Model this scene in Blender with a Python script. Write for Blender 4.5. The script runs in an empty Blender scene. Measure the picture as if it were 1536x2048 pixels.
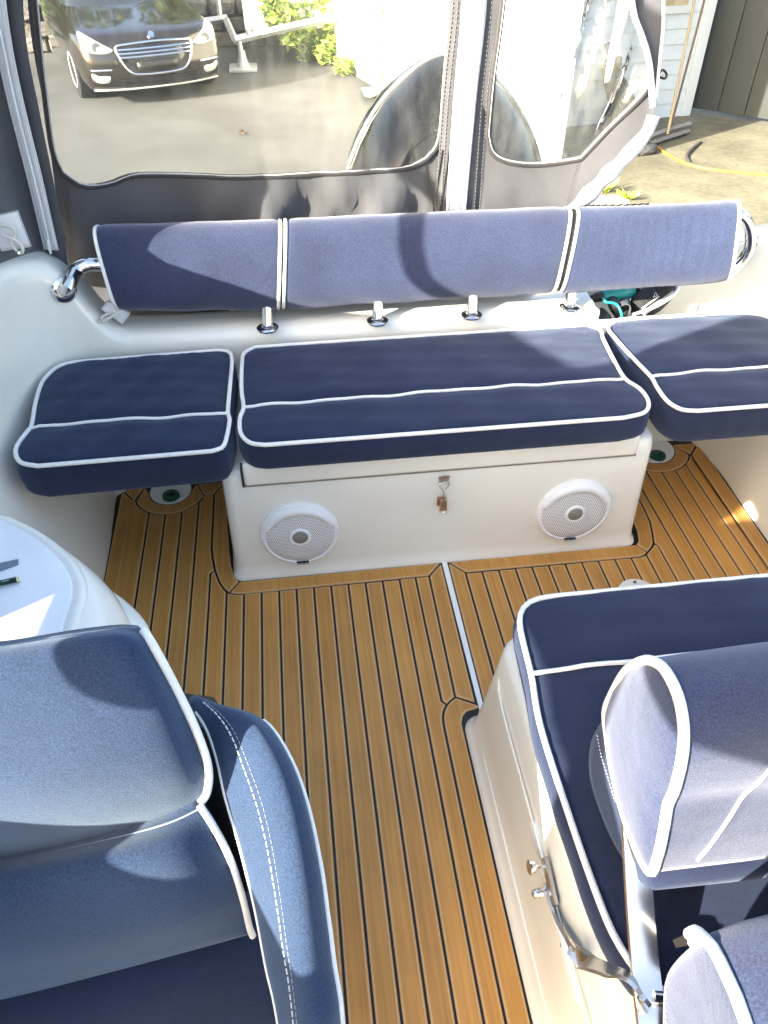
import bpy, bmesh, math, random
import numpy as np
from mathutils import Vector, Matrix
random.seed(7); np.random.seed(7)
SC = bpy.context.scene
COL = SC.collection

# ------------------------------------------------------------------ camera
F = 1540.0; CX, CY = 768.0, 1024.0; H = 1.5
_dy = np.array([-258, 1381, 1540.0]); _dy /= np.linalg.norm(_dy)
_dx = np.array([1, .085, .0915]); _dx -= _dy * (_dx @ _dy); _dx /= np.linalg.norm(_dx)
_dz = np.cross(_dx, _dy)
if _dz[1] < 0: _dz = -_dz
RC = np.stack([_dx, _dy, _dz], 1)
cam = bpy.data.cameras.new('camera')
cam.sensor_fit = 'VERTICAL'; cam.sensor_height = 36.0; cam.sensor_width = 27.0
cam.lens = 36.0 * F / 2048.0
cam.clip_start = .02; cam.clip_end = 2000
co = bpy.data.objects.new('camera', cam); COL.objects.link(co)
m = Matrix.Identity(4)
for i in range(3):
    m[i][0] = RC[0][i]; m[i][1] = RC[1][i]; m[i][2] = -RC[2][i]
m[2][3] = H
co.matrix_world = m
SC.camera = co

# ------------------------------------------------------------------ light
SUN_EL = math.radians(23.5)
sh = np.array([.874, .486])                       # horizontal travel of the light
sun_dir = Vector((sh[0] * math.cos(SUN_EL), sh[1] * math.cos(SUN_EL), -math.sin(SUN_EL)))
w = bpy.data.worlds.new('World'); SC.world = w; w.use_nodes = True
nt = w.node_tree; nt.nodes.clear()
sky = nt.nodes.new('ShaderNodeTexSky'); sky.sky_type = 'NISHITA'; sky.sun_disc = False
sky.sun_elevation = SUN_EL
sky.sun_rotation = math.atan2(-sh[0], -sh[1])
sky.air_density = 1.0; sky.dust_density = 4.0; sky.ozone_density = .4
bg = nt.nodes.new('ShaderNodeBackground'); bg.inputs[1].default_value = .15
wo = nt.nodes.new('ShaderNodeOutputWorld')
nt.links.new(sky.outputs[0], bg.inputs[0]); nt.links.new(bg.outputs[0], wo.inputs[0])
sl = bpy.data.lights.new('sun', 'SUN'); sl.energy = 5.0; sl.angle = math.radians(.6); sl.color = (1, .93, .80)
so = bpy.data.objects.new('sun', sl); COL.objects.link(so)
so.rotation_euler = (-sun_dir).to_track_quat('Z', 'Y').to_euler()
SC.view_settings.view_transform = 'Standard'; SC.view_settings.look = 'None'
SC.view_settings.gamma = 1.0; SC.view_settings.use_curve_mapping = False
SC.view_settings.exposure = 2.3
SC.cycles.max_bounces = 8; SC.cycles.transparent_max_bounces = 12
SC.cycles.use_denoising = True
SC.cycles.sample_clamp_indirect = 6.0
SC.cycles.caustics_reflective = False; SC.cycles.caustics_refractive = False

# ------------------------------------------------------------------ measured points (photo pixel + a real depth)
def _ray(px, py): return RC.T @ np.array([(px - CX) / F, (CY - py) / F, 1.0])
def PZ(px, py, z): r = _ray(px, py); return r * ((z - H) / r[2]) + np.array([0, 0, H])
def PY(px, py, y): r = _ray(px, py); return r * (y / r[1]) + np.array([0, 0, H])
def PX(px, py, x): r = _ray(px, py); return r * (x / r[0]) + np.array([0, 0, H])
GZ = -1.2                                           # level of the yard
def G(px, py, dz=0.0): return PZ(px, py, GZ + dz)

# ------------------------------------------------------------------ materials
MATS = {}
def mat(name, col, rough=.5, metal=0.0, sheen=0.0, coat=0.0, spec=.5, noise=None, bump=None, alpha=None, emit=None, stretch=None, sheen_tint=None):
    """noise=(scale, amount, detail)  bump=(scale, strength, distance)"""
    if name in MATS: return MATS[name]
    M = bpy.data.materials.new(name); M.use_nodes = True; MATS[name] = M
    n = M.node_tree.nodes; L = M.node_tree.links; b = n['Principled BSDF']
    b.inputs['Base Color'].default_value = (*col, 1); b.inputs['Roughness'].default_value = rough
    b.inputs['Metallic'].default_value = metal; b.inputs['Specular IOR Level'].default_value = spec
    if sheen:
        b.inputs['Sheen Weight'].default_value = sheen; b.inputs['Sheen Roughness'].default_value = .55
        b.inputs['Sheen Tint'].default_value = (*(sheen_tint or (1, 1, 1)), 1)
    if coat: b.inputs['Coat Weight'].default_value = coat; b.inputs['Coat Roughness'].default_value = .06
    tc = n.new('ShaderNodeTexCoord'); src = tc.outputs['Object']
    if stretch:
        mp = n.new('ShaderNodeMapping'); mp.inputs['Scale'].default_value = stretch
        L.new(src, mp.inputs[0]); src = mp.outputs[0]
    if noise:
        t = n.new('ShaderNodeTexNoise'); t.inputs['Scale'].default_value = noise[0]
        t.inputs['Detail'].default_value = noise[2] if len(noise) > 2 else 4
        L.new(src, t.inputs['Vector'])
        r = n.new('ShaderNodeMapRange'); r.inputs[1].default_value = .25; r.inputs[2].default_value = .75
        r.inputs[3].default_value = 1 - noise[1]; r.inputs[4].default_value = 1 + noise[1]
        L.new(t.outputs['Fac'], r.inputs[0])
        v = n.new('ShaderNodeVectorMath'); v.operation = 'SCALE'; v.inputs[0].default_value = col
        L.new(r.outputs[0], v.inputs['Scale']); L.new(v.outputs[0], b.inputs['Base Color'])
    if bump:
        t2 = n.new('ShaderNodeTexNoise'); t2.inputs['Scale'].default_value = bump[0]; t2.inputs['Detail'].default_value = 3
        L.new(src, t2.inputs['Vector'])
        bp = n.new('ShaderNodeBump'); bp.inputs['Strength'].default_value = bump[1]; bp.inputs['Distance'].default_value = bump[2]
        L.new(t2.outputs['Fac'], bp.inputs['Height']); L.new(bp.outputs[0], b.inputs['Normal'])
    if emit: b.inputs['Emission Color'].default_value = (*emit[0], 1); b.inputs['Emission Strength'].default_value = emit[1]
    return M

def two_scale(M, scale, lo, hi, detail=5, stretch=None):
    """a second, larger mottling multiplied over whatever drives the base colour"""
    n = M.node_tree.nodes; L = M.node_tree.links; b = n['Principled BSDF']; s = b.inputs['Base Color']
    tc = n.new('ShaderNodeTexCoord'); src = tc.outputs['Object']
    if stretch:
        mp = n.new('ShaderNodeMapping'); mp.inputs['Scale'].default_value = stretch
        L.new(src, mp.inputs[0]); src = mp.outputs[0]
    t = n.new('ShaderNodeTexNoise'); t.inputs['Scale'].default_value = scale; t.inputs['Detail'].default_value = detail
    L.new(src, t.inputs['Vector'])
    r = n.new('ShaderNodeMapRange'); r.inputs[1].default_value = .3; r.inputs[2].default_value = .7
    r.inputs[3].default_value = lo; r.inputs[4].default_value = hi
    L.new(t.outputs['Fac'], r.inputs[0])
    v = n.new('ShaderNodeVectorMath'); v.operation = 'SCALE'
    if s.is_linked: L.new(s.links[0].from_socket, v.inputs[0])
    else: v.inputs[0].default_value = s.default_value[:3]
    L.new(r.outputs[0], v.inputs['Scale']); L.new(v.outputs[0], s)
    return M

def add_bump(M, scale, strength, dist, stretch=(1, 1, 1)):
    """a broader relief under the fine one"""
    n = M.node_tree.nodes; L = M.node_tree.links; b = n['Principled BSDF']; s = b.inputs['Normal']
    tc = n.new('ShaderNodeTexCoord'); mp = n.new('ShaderNodeMapping'); mp.inputs['Scale'].default_value = stretch; L.new(tc.outputs['Object'], mp.inputs[0])
    t = n.new('ShaderNodeTexNoise'); t.inputs['Scale'].default_value = scale; t.inputs['Detail'].default_value = 3; t.inputs['Distortion'].default_value = .6
    L.new(mp.outputs[0], t.inputs['Vector'])
    bp = n.new('ShaderNodeBump'); bp.inputs['Strength'].default_value = strength; bp.inputs['Distance'].default_value = dist
    L.new(t.outputs['Fac'], bp.inputs['Height'])
    if s.is_linked: L.new(s.links[0].from_socket, bp.inputs['Normal'])
    L.new(bp.outputs[0], s); return M
GEL = two_scale(mat('gelcoat', (.84, .82, .73), .22, coat=.4, bump=(35, .03, .004)), 3.0, .95, 1.03)
GELW = mat('gelcoat_white', (.84, .84, .82), .25, coat=.3)
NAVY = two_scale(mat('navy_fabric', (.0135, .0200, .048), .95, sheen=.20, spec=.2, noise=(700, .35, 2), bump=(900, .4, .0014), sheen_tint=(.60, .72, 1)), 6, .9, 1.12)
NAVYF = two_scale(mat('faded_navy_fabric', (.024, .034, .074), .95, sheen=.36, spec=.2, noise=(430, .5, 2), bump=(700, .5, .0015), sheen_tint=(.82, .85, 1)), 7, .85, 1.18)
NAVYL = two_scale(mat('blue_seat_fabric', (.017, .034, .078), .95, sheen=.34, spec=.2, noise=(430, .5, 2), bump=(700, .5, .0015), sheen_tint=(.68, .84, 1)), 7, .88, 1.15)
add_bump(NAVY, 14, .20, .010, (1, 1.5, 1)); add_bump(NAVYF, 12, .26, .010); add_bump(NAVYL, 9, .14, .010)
WELT = mat('white_piping', (.80, .79, .74), .6, noise=(90, .07))
THREAD = mat('white_thread', (.75, .75, .74), .7)
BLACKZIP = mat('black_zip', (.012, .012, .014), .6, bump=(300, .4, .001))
STEEL = mat('stainless', (.78, .77, .75), .13, metal=1.0, bump=(60, .02, .002))
STEELD = mat('stainless_brushed', (.62, .60, .57), .28, metal=1.0, noise=(60, .12))
RUST = mat('rusty_latch', (.42, .27, .17), .45, metal=.8, noise=(150, .4))
CAULK = mat('black_caulk', (.008, .007, .006), .55)
def teak(name, c, k=1.0):
    M = mat(name, c, .48, spec=.35, noise=(160, .17, 5), bump=(260, .12, .001), stretch=(1, .02, 1))
    return two_scale(M, 5, .88 * k, 1.1 * k, 3)
TEAK = [teak('teak_%s' % q, c) for q, c in zip('abcde', ((.50, .243, .060), (.52, .258, .066), (.485, .232, .056), (.51, .246, .058), (.475, .236, .062)))]
TEAKL = mat('teak_edge', (.56, .34, .145), .5)
CANV = two_scale(mat('charcoal_canvas', (.066, .067, .076), .75, sheen=.25, noise=(500, .15, 2), bump=(25, .25, .006)), 9, .88, 1.12)
TAPE = mat('white_zip_tape', (.80, .80, .80), .65, noise=(60, .06), stretch=(8, 1, .3))
HEM = mat('canvas_hem', (.045, .043, .046), .6, bump=(140, .5, .002))
RUB = mat('black_rubber', (.012, .012, .013), .45)
PLAST = mat('white_plastic', (.83, .83, .82), .35)
GREEN = mat('green_plastic', (.012, .075, .05), .35)

def vinyl(name, haze, gloss):
    M = bpy.data.materials.new(name); M.use_nodes = True; MATS[name] = M
    n = M.node_tree.nodes; L = M.node_tree.links; n.clear()
    o = n.new('ShaderNodeOutputMaterial'); tr = n.new('ShaderNodeBsdfTransparent'); tr.inputs[0].default_value = (.97, .97, .94, 1)
    tl = n.new('ShaderNodeBsdfTranslucent'); tl.inputs[0].default_value = (.9, .9, .82, 1)
    df = n.new('ShaderNodeBsdfDiffuse'); df.inputs[0].default_value = (.85, .85, .78, 1)
    gl = n.new('ShaderNodeBsdfGlossy'); gl.inputs['Roughness'].default_value = .06
    a1 = n.new('ShaderNodeMixShader'); a1.inputs[0].default_value = .5; L.new(tl.outputs[0], a1.inputs[1]); L.new(df.outputs[0], a1.inputs[2])
    tc = n.new('ShaderNodeTexCoord'); mp = n.new('ShaderNodeMapping'); mp.inputs['Scale'].default_value = (11, 1, 3)
    L.new(tc.outputs['Object'], mp.inputs[0])
    t = n.new('ShaderNodeTexNoise'); t.inputs['Scale'].default_value = 4; t.inputs['Detail'].default_value = 8; L.new(mp.outputs[0], t.inputs['Vector'])
    r = n.new('ShaderNodeMapRange'); r.inputs[1].default_value = .35; r.inputs[2].default_value = .8; r.inputs[3].default_value = haze * .6; r.inputs[4].default_value = haze * 1.9
    L.new(t.outputs['Fac'], r.inputs[0])
    # specks of dried water
    vo = n.new('ShaderNodeTexVoronoi'); vo.inputs['Scale'].default_value = 110; L.new(tc.outputs['Object'], vo.inputs['Vector'])
    lt = n.new('ShaderNodeMath'); lt.operation = 'LESS_THAN'; lt.inputs[1].default_value = .10; L.new(vo.outputs['Distance'], lt.inputs[0])
    ad = n.new('ShaderNodeMath'); ad.operation = 'MULTIPLY_ADD'; ad.inputs[1].default_value = .10; L.new(lt.outputs[0], ad.inputs[0]); L.new(r.outputs[0], ad.inputs[2])
    a2 = n.new('ShaderNodeMixShader'); L.new(ad.outputs[0], a2.inputs[0]); L.new(tr.outputs[0], a2.inputs[1]); L.new(a1.outputs[0], a2.inputs[2])
    fr = n.new('ShaderNodeFresnel'); fr.inputs[0].default_value = 1.35
    mu = n.new('ShaderNodeMath'); mu.operation = 'MULTIPLY'; mu.inputs[1].default_value = gloss; L.new(fr.outputs[0], mu.inputs[0])
    a3 = n.new('ShaderNodeMixShader'); L.new(mu.outputs[0], a3.inputs[0]); L.new(a2.outputs[0], a3.inputs[1]); L.new(gl.outputs[0], a3.inputs[2])
    L.new(a3.outputs[0], o.inputs[0])
    return M
VINYL = vinyl('clear_vinyl', .060, .7)
VINYLC = vinyl('creased_vinyl', .10, 1.5)
VINYLS = vinyl('side_vinyl', .02, .3)

# ------------------------------------------------------------------ mesh helpers
def V(*a): return np.array(a, float)
def link(name, me, material, parent=None):
    o = bpy.data.objects.new(name, me)
    COL.objects.link(o)
    for mm in (material if isinstance(material, (list, tuple)) else [material]): me.materials.append(mm)
    if parent is not None: o.parent = parent
    return o
def tag(o, label, cat, group=None):
    o['label'] = label; o['category'] = cat
    if group: o['group'] = group
    return o
def thing(name, label, cat, loc=(0, 0, 0), group=None):
    o = bpy.data.objects.new(name, None); COL.objects.link(o); o.empty_display_size = .05
    return tag(o, label, cat, group)
def mesh(name, verts, faces, material, parent=None, smooth=True, fix=True, auto=None):
    me = bpy.data.meshes.new(name)
    me.from_pydata([tuple(map(float, v)) for v in verts], [], faces); me.update()
    if fix:
        bm = bmesh.new(); bm.from_mesh(me); bmesh.ops.recalc_face_normals(bm, faces=bm.faces); bm.to_mesh(me); bm.free()
    if smooth:
        me.polygons.foreach_set('use_smooth', [True] * len(me.polygons))
        if auto: me.set_sharp_from_angle(angle=math.radians(auto))
    return link(name, me, material, parent)
def cr(pts, n, closed=False):
    """Catmull-Rom through the points, resampled evenly to n points"""
    p = np.array(pts, float); k = len(p)
    out = []
    segs = k if closed else k - 1
    for i in range(segs):
        if closed: a, b, c, d = p[(i - 1) % k], p[i], p[(i + 1) % k], p[(i + 2) % k]
        else:
            b, c = p[i], p[i + 1]
            a = p[i - 1] if i > 0 else 2 * b - c
            d = p[i + 2] if i + 2 < k else 2 * c - b
        for t in np.linspace(0, 1, 16, endpoint=False):
            out.append(.5 * ((2 * b) + (-a + c) * t + (2 * a - 5 * b + 4 * c - d) * t * t + (-a + 3 * b - 3 * c + d) * t ** 3))
    if not closed: out.append(p[-1])
    return resample(np.array(out), n, closed)
def resample(q, n, closed=False):
    q = np.array(q, float)
    if closed: q = np.vstack([q, q[:1]])
    s = np.concatenate([[0], np.cumsum(np.linalg.norm(np.diff(q, axis=0), axis=1))])
    t = np.linspace(0, s[-1], n, endpoint=not closed)
    return np.stack([np.interp(t, s, q[:, j]) for j in range(q.shape[1])], 1)
def frames(pts, closed):
    n = len(pts); T = np.zeros_like(pts)
    for i in range(n):
        a = pts[(i - 1) % n] if (closed or i > 0) else pts[i]
        b = pts[(i + 1) % n] if (closed or i < n - 1) else pts[i]
        T[i] = (b - a) / (np.linalg.norm(b - a) + 1e-12)
    up = V(0, 0, 1) if abs(T[0][2]) < .9 else V(0, 1, 0)
    N = np.zeros_like(pts); N[0] = np.cross(T[0], up); N[0] /= np.linalg.norm(N[0])
    for i in range(1, n):
        v = N[i - 1] - T[i] * (N[i - 1] @ T[i]); N[i] = v / (np.linalg.norm(v) + 1e-12)
    return T, N, np.cross(T, N)
def tube(name, pts, r, material, parent=None, closed=False, seg=8, n=None, flat=1.0):
    pts = np.array(pts, float)
    if n: pts = cr(pts, n, closed)
    T, N, B = frames(pts, closed); k = len(pts)
    rr = np.full(k, r) if np.isscalar(r) else np.interp(np.linspace(0, 1, k), np.linspace(0, 1, len(r)), r)
    vs, fs = [], []
    for i in range(k):
        for j in range(seg):
            a = 2 * math.pi * j / seg
            vs.append(pts[i] + rr[i] * (math.cos(a) * N[i] + flat * math.sin(a) * B[i]))
    for i in range(k if closed else k - 1):
        for j in range(seg):
            a, b = i * seg, ((i + 1) % k) * seg
            fs.append((a + j, a + (j + 1) % seg, b + (j + 1) % seg, b + j))
    if not closed: fs.append(tuple(range(seg))[::-1]); fs.append(tuple((k - 1) * seg + j for j in range(seg)))
    return mesh(name, vs, fs, material, parent, auto=50)
def loft(name, rings, material, parent=None, cap=True, closed_v=False, smooth=True, auto=None):
    k = len(rings[0]); vs = [p for r in rings for p in r]; fs = []
    for i in range(len(rings) if closed_v else len(rings) - 1):
        a, b = i * k, ((i + 1) % len(rings)) * k
        for j in range(k): fs.append((a + j, a + (j + 1) % k, b + (j + 1) % k, b + j))
    if cap and not closed_v: fs.append(tuple(range(k))[::-1]); fs.append(tuple((len(rings) - 1) * k + j for j in range(k)))
    return mesh(name, vs, fs, material, parent, smooth=smooth, auto=auto)
def grid(name, P, material, parent=None, thick=None, smooth=True, auto=None):
    """P[i][j] points; thick = 3-vector to extrude the back by"""
    P = np.array(P, float); h, wd = P.shape[:2]
    vs = list(P.reshape(-1, 3)); fs = [(i * wd + j, i * wd + j + 1, (i + 1) * wd + j + 1, (i + 1) * wd + j) for i in range(h - 1) for j in range(wd - 1)]
    if thick is not None:
        o = len(vs); t = np.array(thick, float)
        vs += list((P + t).reshape(-1, 3))
        fs += [(o + a, o + d, o + c, o + b) for a, b, c, d in fs]
        rim = [j for j in range(wd)] + [i * wd + wd - 1 for i in range(1, h)] + [(h - 1) * wd + j for j in range(wd - 2, -1, -1)] + [i * wd for i in range(h - 2, 0, -1)]
        for a, b in zip(rim, rim[1:] + rim[:1]): fs.append((a, b, o + b, o + a))
    return mesh(name, vs, fs, material, parent, smooth=smooth, auto=auto)
def dense(rows, nv, nu):
    rows = [cr(r, nu) for r in rows]; a = np.array(rows)
    return np.stack([cr(a[:, j], nv) for j in range(nu)], 1)
def box(name, lo, hi, material, parent=None, bev=.0, seg=2, M=None, smooth=True):
    bm = bmesh.new(); bmesh.ops.create_cube(bm, size=1)
    lo = np.array(lo, float); hi = np.array(hi, float); c = (lo + hi) / 2; s = hi - lo
    for v in bm.verts: v.co = Vector((c[0] + v.co.x * s[0], c[1] + v.co.y * s[1], c[2] + v.co.z * s[2]))
    if bev: bmesh.ops.bevel(bm, geom=bm.edges[:], offset=bev, segments=seg, profile=.6, affect='EDGES')
    if M is not None: bm.transform(M)
    me = bpy.data.meshes.new(name); bm.to_mesh(me); bm.free()
    if bev and smooth:
        me.polygons.foreach_set('use_smooth', [True] * len(me.polygons)); me.set_sharp_from_angle(angle=math.radians(40))
    return link(name, me, material, parent)
def prism(name, poly, z0, z1, material, parent=None, bev=0.0, seg=3, smooth=True):
    bm = bmesh.new(); vs = [bm.verts.new((p[0], p[1], z1)) for p in poly]; f = bm.faces.new(vs)
    r = bmesh.ops.extrude_face_region(bm, geom=[f]); 
    for v in [g for g in r['geom'] if isinstance(g, bmesh.types.BMVert)]: v.co.z = z0
    bmesh.ops.recalc_face_normals(bm, faces=bm.faces)
    if bev:
        e = [e for e in bm.edges if abs(e.verts[0].co.z - z1) < 1e-6 and abs(e.verts[1].co.z - z1) < 1e-6]
        bmesh.ops.bevel(bm, geom=e, offset=bev, segments=seg, profile=.5, affect='EDGES')
    me = bpy.data.meshes.new(name); bm.to_mesh(me); bm.free()
    if smooth:
        me.polygons.foreach_set('use_smooth', [True] * len(me.polygons)); me.set_sharp_from_angle(angle=math.radians(38))
    return link(name, me, material, parent)
def lathe(name, prof, c, axis, material, parent=None, seg=40):
    """prof: (radius, height along axis)"""
    ax = np.array(axis, float); ax /= np.linalg.norm(ax)
    u = np.cross(ax, V(0, 0, 1) if abs(ax[2]) < .9 else V(1, 0, 0)); u /= np.linalg.norm(u); v = np.cross(ax, u)
    rings = [[np.array(c) + ax * h + max(r, 1e-5) * (math.cos(2 * math.pi * j / seg) * u + math.sin(2 * math.pi * j / seg) * v) for j in range(seg)] for r, h in prof]
    return loft(name, rings, material, parent, cap=True, auto=45)
def ribbon(name, path, side, wd, material, parent=None, thick=(0, .003, 0), n=40):
    c = cr(path, n); s = np.array(side, float)
    if s.ndim == 1: s = np.tile(s / np.linalg.norm(s), (n, 1))
    ws = np.full(n, wd) if np.isscalar(wd) else np.interp(np.linspace(0, 1, n), np.linspace(0, 1, len(wd)), wd)
    P = [[c[i] + s[i] * ws[i] * t for t in (-.5, -.25, 0, .25, .5)] for i in range(n)]
    return grid(name, P, material, parent, thick=thick)
def stitches(name, pts, r, material, parent, n, gap=.45, seg=5):
    """a seam of separate stitches, one mesh"""
    q = cr(pts, n * 4); vs, fs = [], []
    for i in range(n):
        a = q[min(i * 4, len(q) - 1)]; b = q[min(i * 4 + 3, len(q) - 1)]; b = a + (b - a) * (1 - gap) * 1.33
        t = b - a; t /= np.linalg.norm(t) + 1e-9
        u = np.cross(t, V(0.3, .5, 1)); u /= np.linalg.norm(u); v = np.cross(t, u); o = len(vs)
        for p in (a, b):
            for j in range(seg): vs.append(p + r * (math.cos(2 * math.pi * j / seg) * u + math.sin(2 * math.pi * j / seg) * v))
        for j in range(seg): fs.append((o + j, o + (j + 1) % seg, o + seg + (j + 1) % seg, o + seg + j))
        fs.append(tuple(o + j for j in range(seg))); fs.append(tuple(o + seg + j for j in range(seg)))
    return mesh(name, vs, fs, material, parent, fix=False)
def text(name, s, size, loc, M3, material, parent):
    cu = bpy.data.curves.new(name, 'FONT'); cu.body = s; cu.size = size; cu.align_x = 'CENTER'; cu.align_y = 'CENTER'; cu.extrude = .0003
    o = bpy.data.objects.new(name, cu); COL.objects.link(o)
    dg = bpy.context.evaluated_depsgraph_get(); me = bpy.data.meshes.new_from_object(o.evaluated_get(dg))
    bpy.data.objects.remove(o); me.transform(Matrix.Translation(loc) @ M3.to_4x4())
    return link(name, me, material, parent)


# ================================================================== THE SETTING: cockpit floor
def offset_poly(poly, d):
    p = np.array(poly, float); n = len(p)
    area = .5 * sum(p[i][0] * p[(i + 1) % n][1] - p[(i + 1) % n][0] * p[i][1] for i in range(n))
    if area < 0: p = p[::-1]
    out = []
    for i in range(n):
        a, b, c = p[i - 1], p[i], p[(i + 1) % n]
        e1 = (b - a) / (np.linalg.norm(b - a) + 1e-12); e2 = (c - b) / (np.linalg.norm(c - b) + 1e-12)
        n1 = V(-e1[1], e1[0]); n2 = V(-e2[1], e2[0]); k = n1 + n2; q = k @ k
        out.append(b + (k * 2 / q * d if q > .35 else n1 * d))
    return np.array(out)
fl = prism('floor', [(-.62, -.35), (1.30, -.35), (1.30, 1.90), (-.62, 1.90)], -.05, 0.0, CAULK, smooth=False)
fl['kind'] = 'structure'
NPL = 0
def plank(poly):
    global NPL
    a = offset_poly(poly, .0023); b = offset_poly(poly, .0023 + .0010); c = offset_poly(poly, .0023 + .0043); n = len(a)
    vs = [(*p, 0.0) for p in a] + [(*p, .0030) for p in b] + [(*p, .0036) for p in c]
    fs, mi = [], []
    for i in range(n):
        j = (i + 1) % n
        fs.append((i, j, n + j, n + i)); mi.append(1)
        fs.append((n + i, n + j, 2 * n + j, 2 * n + i)); mi.append(1)
    fs.append(tuple(2 * n + i for i in range(n))); mi.append(0)
    o = mesh('plank', vs, fs, [TEAK[(NPL * 7 + NPL // 3) % 5], TEAKL], fl, smooth=False, fix=False)
    o.data.polygons.foreach_set('material_index', mi); NPL += 1
    return o
def strip(xa, xb, y0, top, k=5, y0f=None):
    xs = np.linspace(xa, xb, k)
    plank([(x, y0f(x) if y0f else y0) for x in xs] + [(x, top(x)) for x in xs[::-1]] if (y0f or k > 2) else [(xa, y0), (xb, y0), (xb, top(xb)), (xa, top(xa))])
def arc(c, r, a0, a1, n): return [(c[0] + r * math.cos(math.radians(t)), c[1] + r * math.sin(math.radians(t))) for t in np.linspace(a0, a1, n)]
YB = -.32
DL, DR = (-.421, 1.832), (1.088, 1.850)            # drain centres
RL0, RL1, RR0, RR1 = .062, .106, .074, .119
def topL(x):
    d = RL1 ** 2 - (x - DL[0]) ** 2
    return DL[1] - math.sqrt(d) if d > 0 else 1.80
def topR(x):
    d = RR1 ** 2 - (x - DR[0]) ** 2
    return DR[1] - math.sqrt(d) if d > 0 else 1.81
# --- left mat
xl = [-.569, -.525, -.476, -.428, -.381, -.334, -.290]
plank([(-.566, YB), (-.525, YB), (-.525, 1.797), (-.569, 1.86)])
for a, b in zip(xl[1:5], xl[2:6]): strip(a, b, YB, topL, 7)
plank([(-.334, YB), (-.288, YB), (-.288, 1.472), (-.2765, 1.482), (-.2845, 1.53), (-.289, 1.57), (-.291, 1.80), (-.322, 1.80), (-.328, 1.775), (-.334, topL(-.334))])
plank([(-.322, 1.80), (-.291, 1.80), (-.262, 1.855), (-.345, 1.855)])
plank(arc(DL, RL1, 200, 342, 18) + [(-.345, 1.86)] + arc(DL, RL0, 358, 182, 18) + [(-.50, 1.86)])
plank([(-.525, 1.797), (-.50, 1.86), (-.569, 1.86)])
mo = [(-.291, 1.80), (-.289, 1.57), (-.2845, 1.53), (-.2765, 1.482), (-.264, 1.438), (-.252, 1.412), (-.237, 1.394)]
mi_ = [(-.21, 1.432), (-.223, 1.457), (-.232, 1.50), (-.238, 1.56), (-.247, 1.686), (-.249, 1.86)]
plank([(-.262, 1.855)] + mo + mi_)
plank([(-.237, 1.394), (-.220, 1.387), (-.197, 1.384), (.291, 1.388), (.333, 1.434), (-.21, 1.432)])
plank([(.291, 1.388), (.287, 1.005), (.331, .982), (.333, 1.434)])
# planks up to the front margin
plank([(-.288, YB), (-.243, YB), (-.243, 1.400), (-.252, 1.412), (-.264, 1.438), (-.2765, 1.482), (-.288, 1.472)])
plank([(-.243, YB), (-.198, YB), (-.198, 1.384), (-.220, 1.387), (-.237, 1.394), (-.243, 1.400)])
for k in range(9):
    a = -.198 + .04545 * k; plank([(a, YB), (a + .04545, YB), (a + .04545, 1.386), (a, 1.386)])
plank([(.211, YB), (.2475, YB), (.2475, .935), (.2495, .957), (.255, .973), (.264, .987), (.254, .998), (.254, 1.388), (.211, 1.387)])
plank([(.254, .998), (.264, .987), (.274, .996), (.287, 1.005), (.291, 1.388), (.254, 1.388)])
plank([(.2475, YB), (.290, YB), (.290, .936), (.296, .952), (.306, .962), (.345, .970), (.331, .980), (.287, 1.005), (.274, .996), (.264, .987), (.255, .973), (.2495, .957), (.2475, .935)])
# --- right mat
YR = .93
plank([(.347, YR), (.389, YR), (.390, 1.388), (.349, 1.434)])
plank([(.390, 1.388), (.872, 1.386), (.888, 1.390), (.902, 1.401), (.880, 1.434), (.349, 1.434)])
ro = [(.902, 1.401), (.920, 1.417), (.933, 1.435), (.942, 1.465), (.955, 1.516), (.960, 1.588), (.958, 1.66), (.955, 1.86)]
plank(ro + [(.915, 1.86), (.912, 1.60), (.903, 1.49), (.893, 1.45), (.880, 1.434)])
xr = [.390, .4345, .480, .526, .572, .618, .664, .710, .756, .803, .849]
for a, b in zip(xr, xr[1:]): plank([(a, YR), (b, YR), (b, 1.386), (a, 1.387)])
plank([(.849, YR), (.895, YR), (.895, 1.394), (.888, 1.390), (.872, 1.386), (.849, 1.386)])
plank([(.895, YR), (.940, YR), (.940, 1.421), (.932, 1.431), (.920, 1.417), (.902, 1.401), (.895, 1.394)])
plank([(.940, YR), (.986, YR), (.986, 1.79), (.958, 1.82), (.958, 1.66), (.960, 1.588), (.955, 1.516), (.942, 1.465), (.933, 1.435), (.940, 1.421)])
for a, b in zip([.986, 1.031, 1.076, 1.121], [1.031, 1.076, 1.121, 1.166]): strip(a, b, YR, topR, 6)
plank([(1.166, YR), (1.199, YR), (1.203, 1.80), (1.196, 1.80), (1.19, 1.787), (1.166, topR(1.166))])
plank([(1.199, YR), (1.241, YR), (1.254, 1.86), (1.203, 1.805)])
plank([(1.203, 1.805), (1.250, 1.862), (1.165, 1.862)])
plank(arc(DR, RR1, 195, 337, 18) + [(1.165, 1.866)] + arc(DR, RR0, 358, 182, 18) + [(1.0, 1.866)])
gs = prism('joint_strip', [(.3345, .95), (.3455, .95), (.3475, 1.436), (.3335, 1.436)], .0, .0042, GELW, fl, smooth=False)

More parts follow.
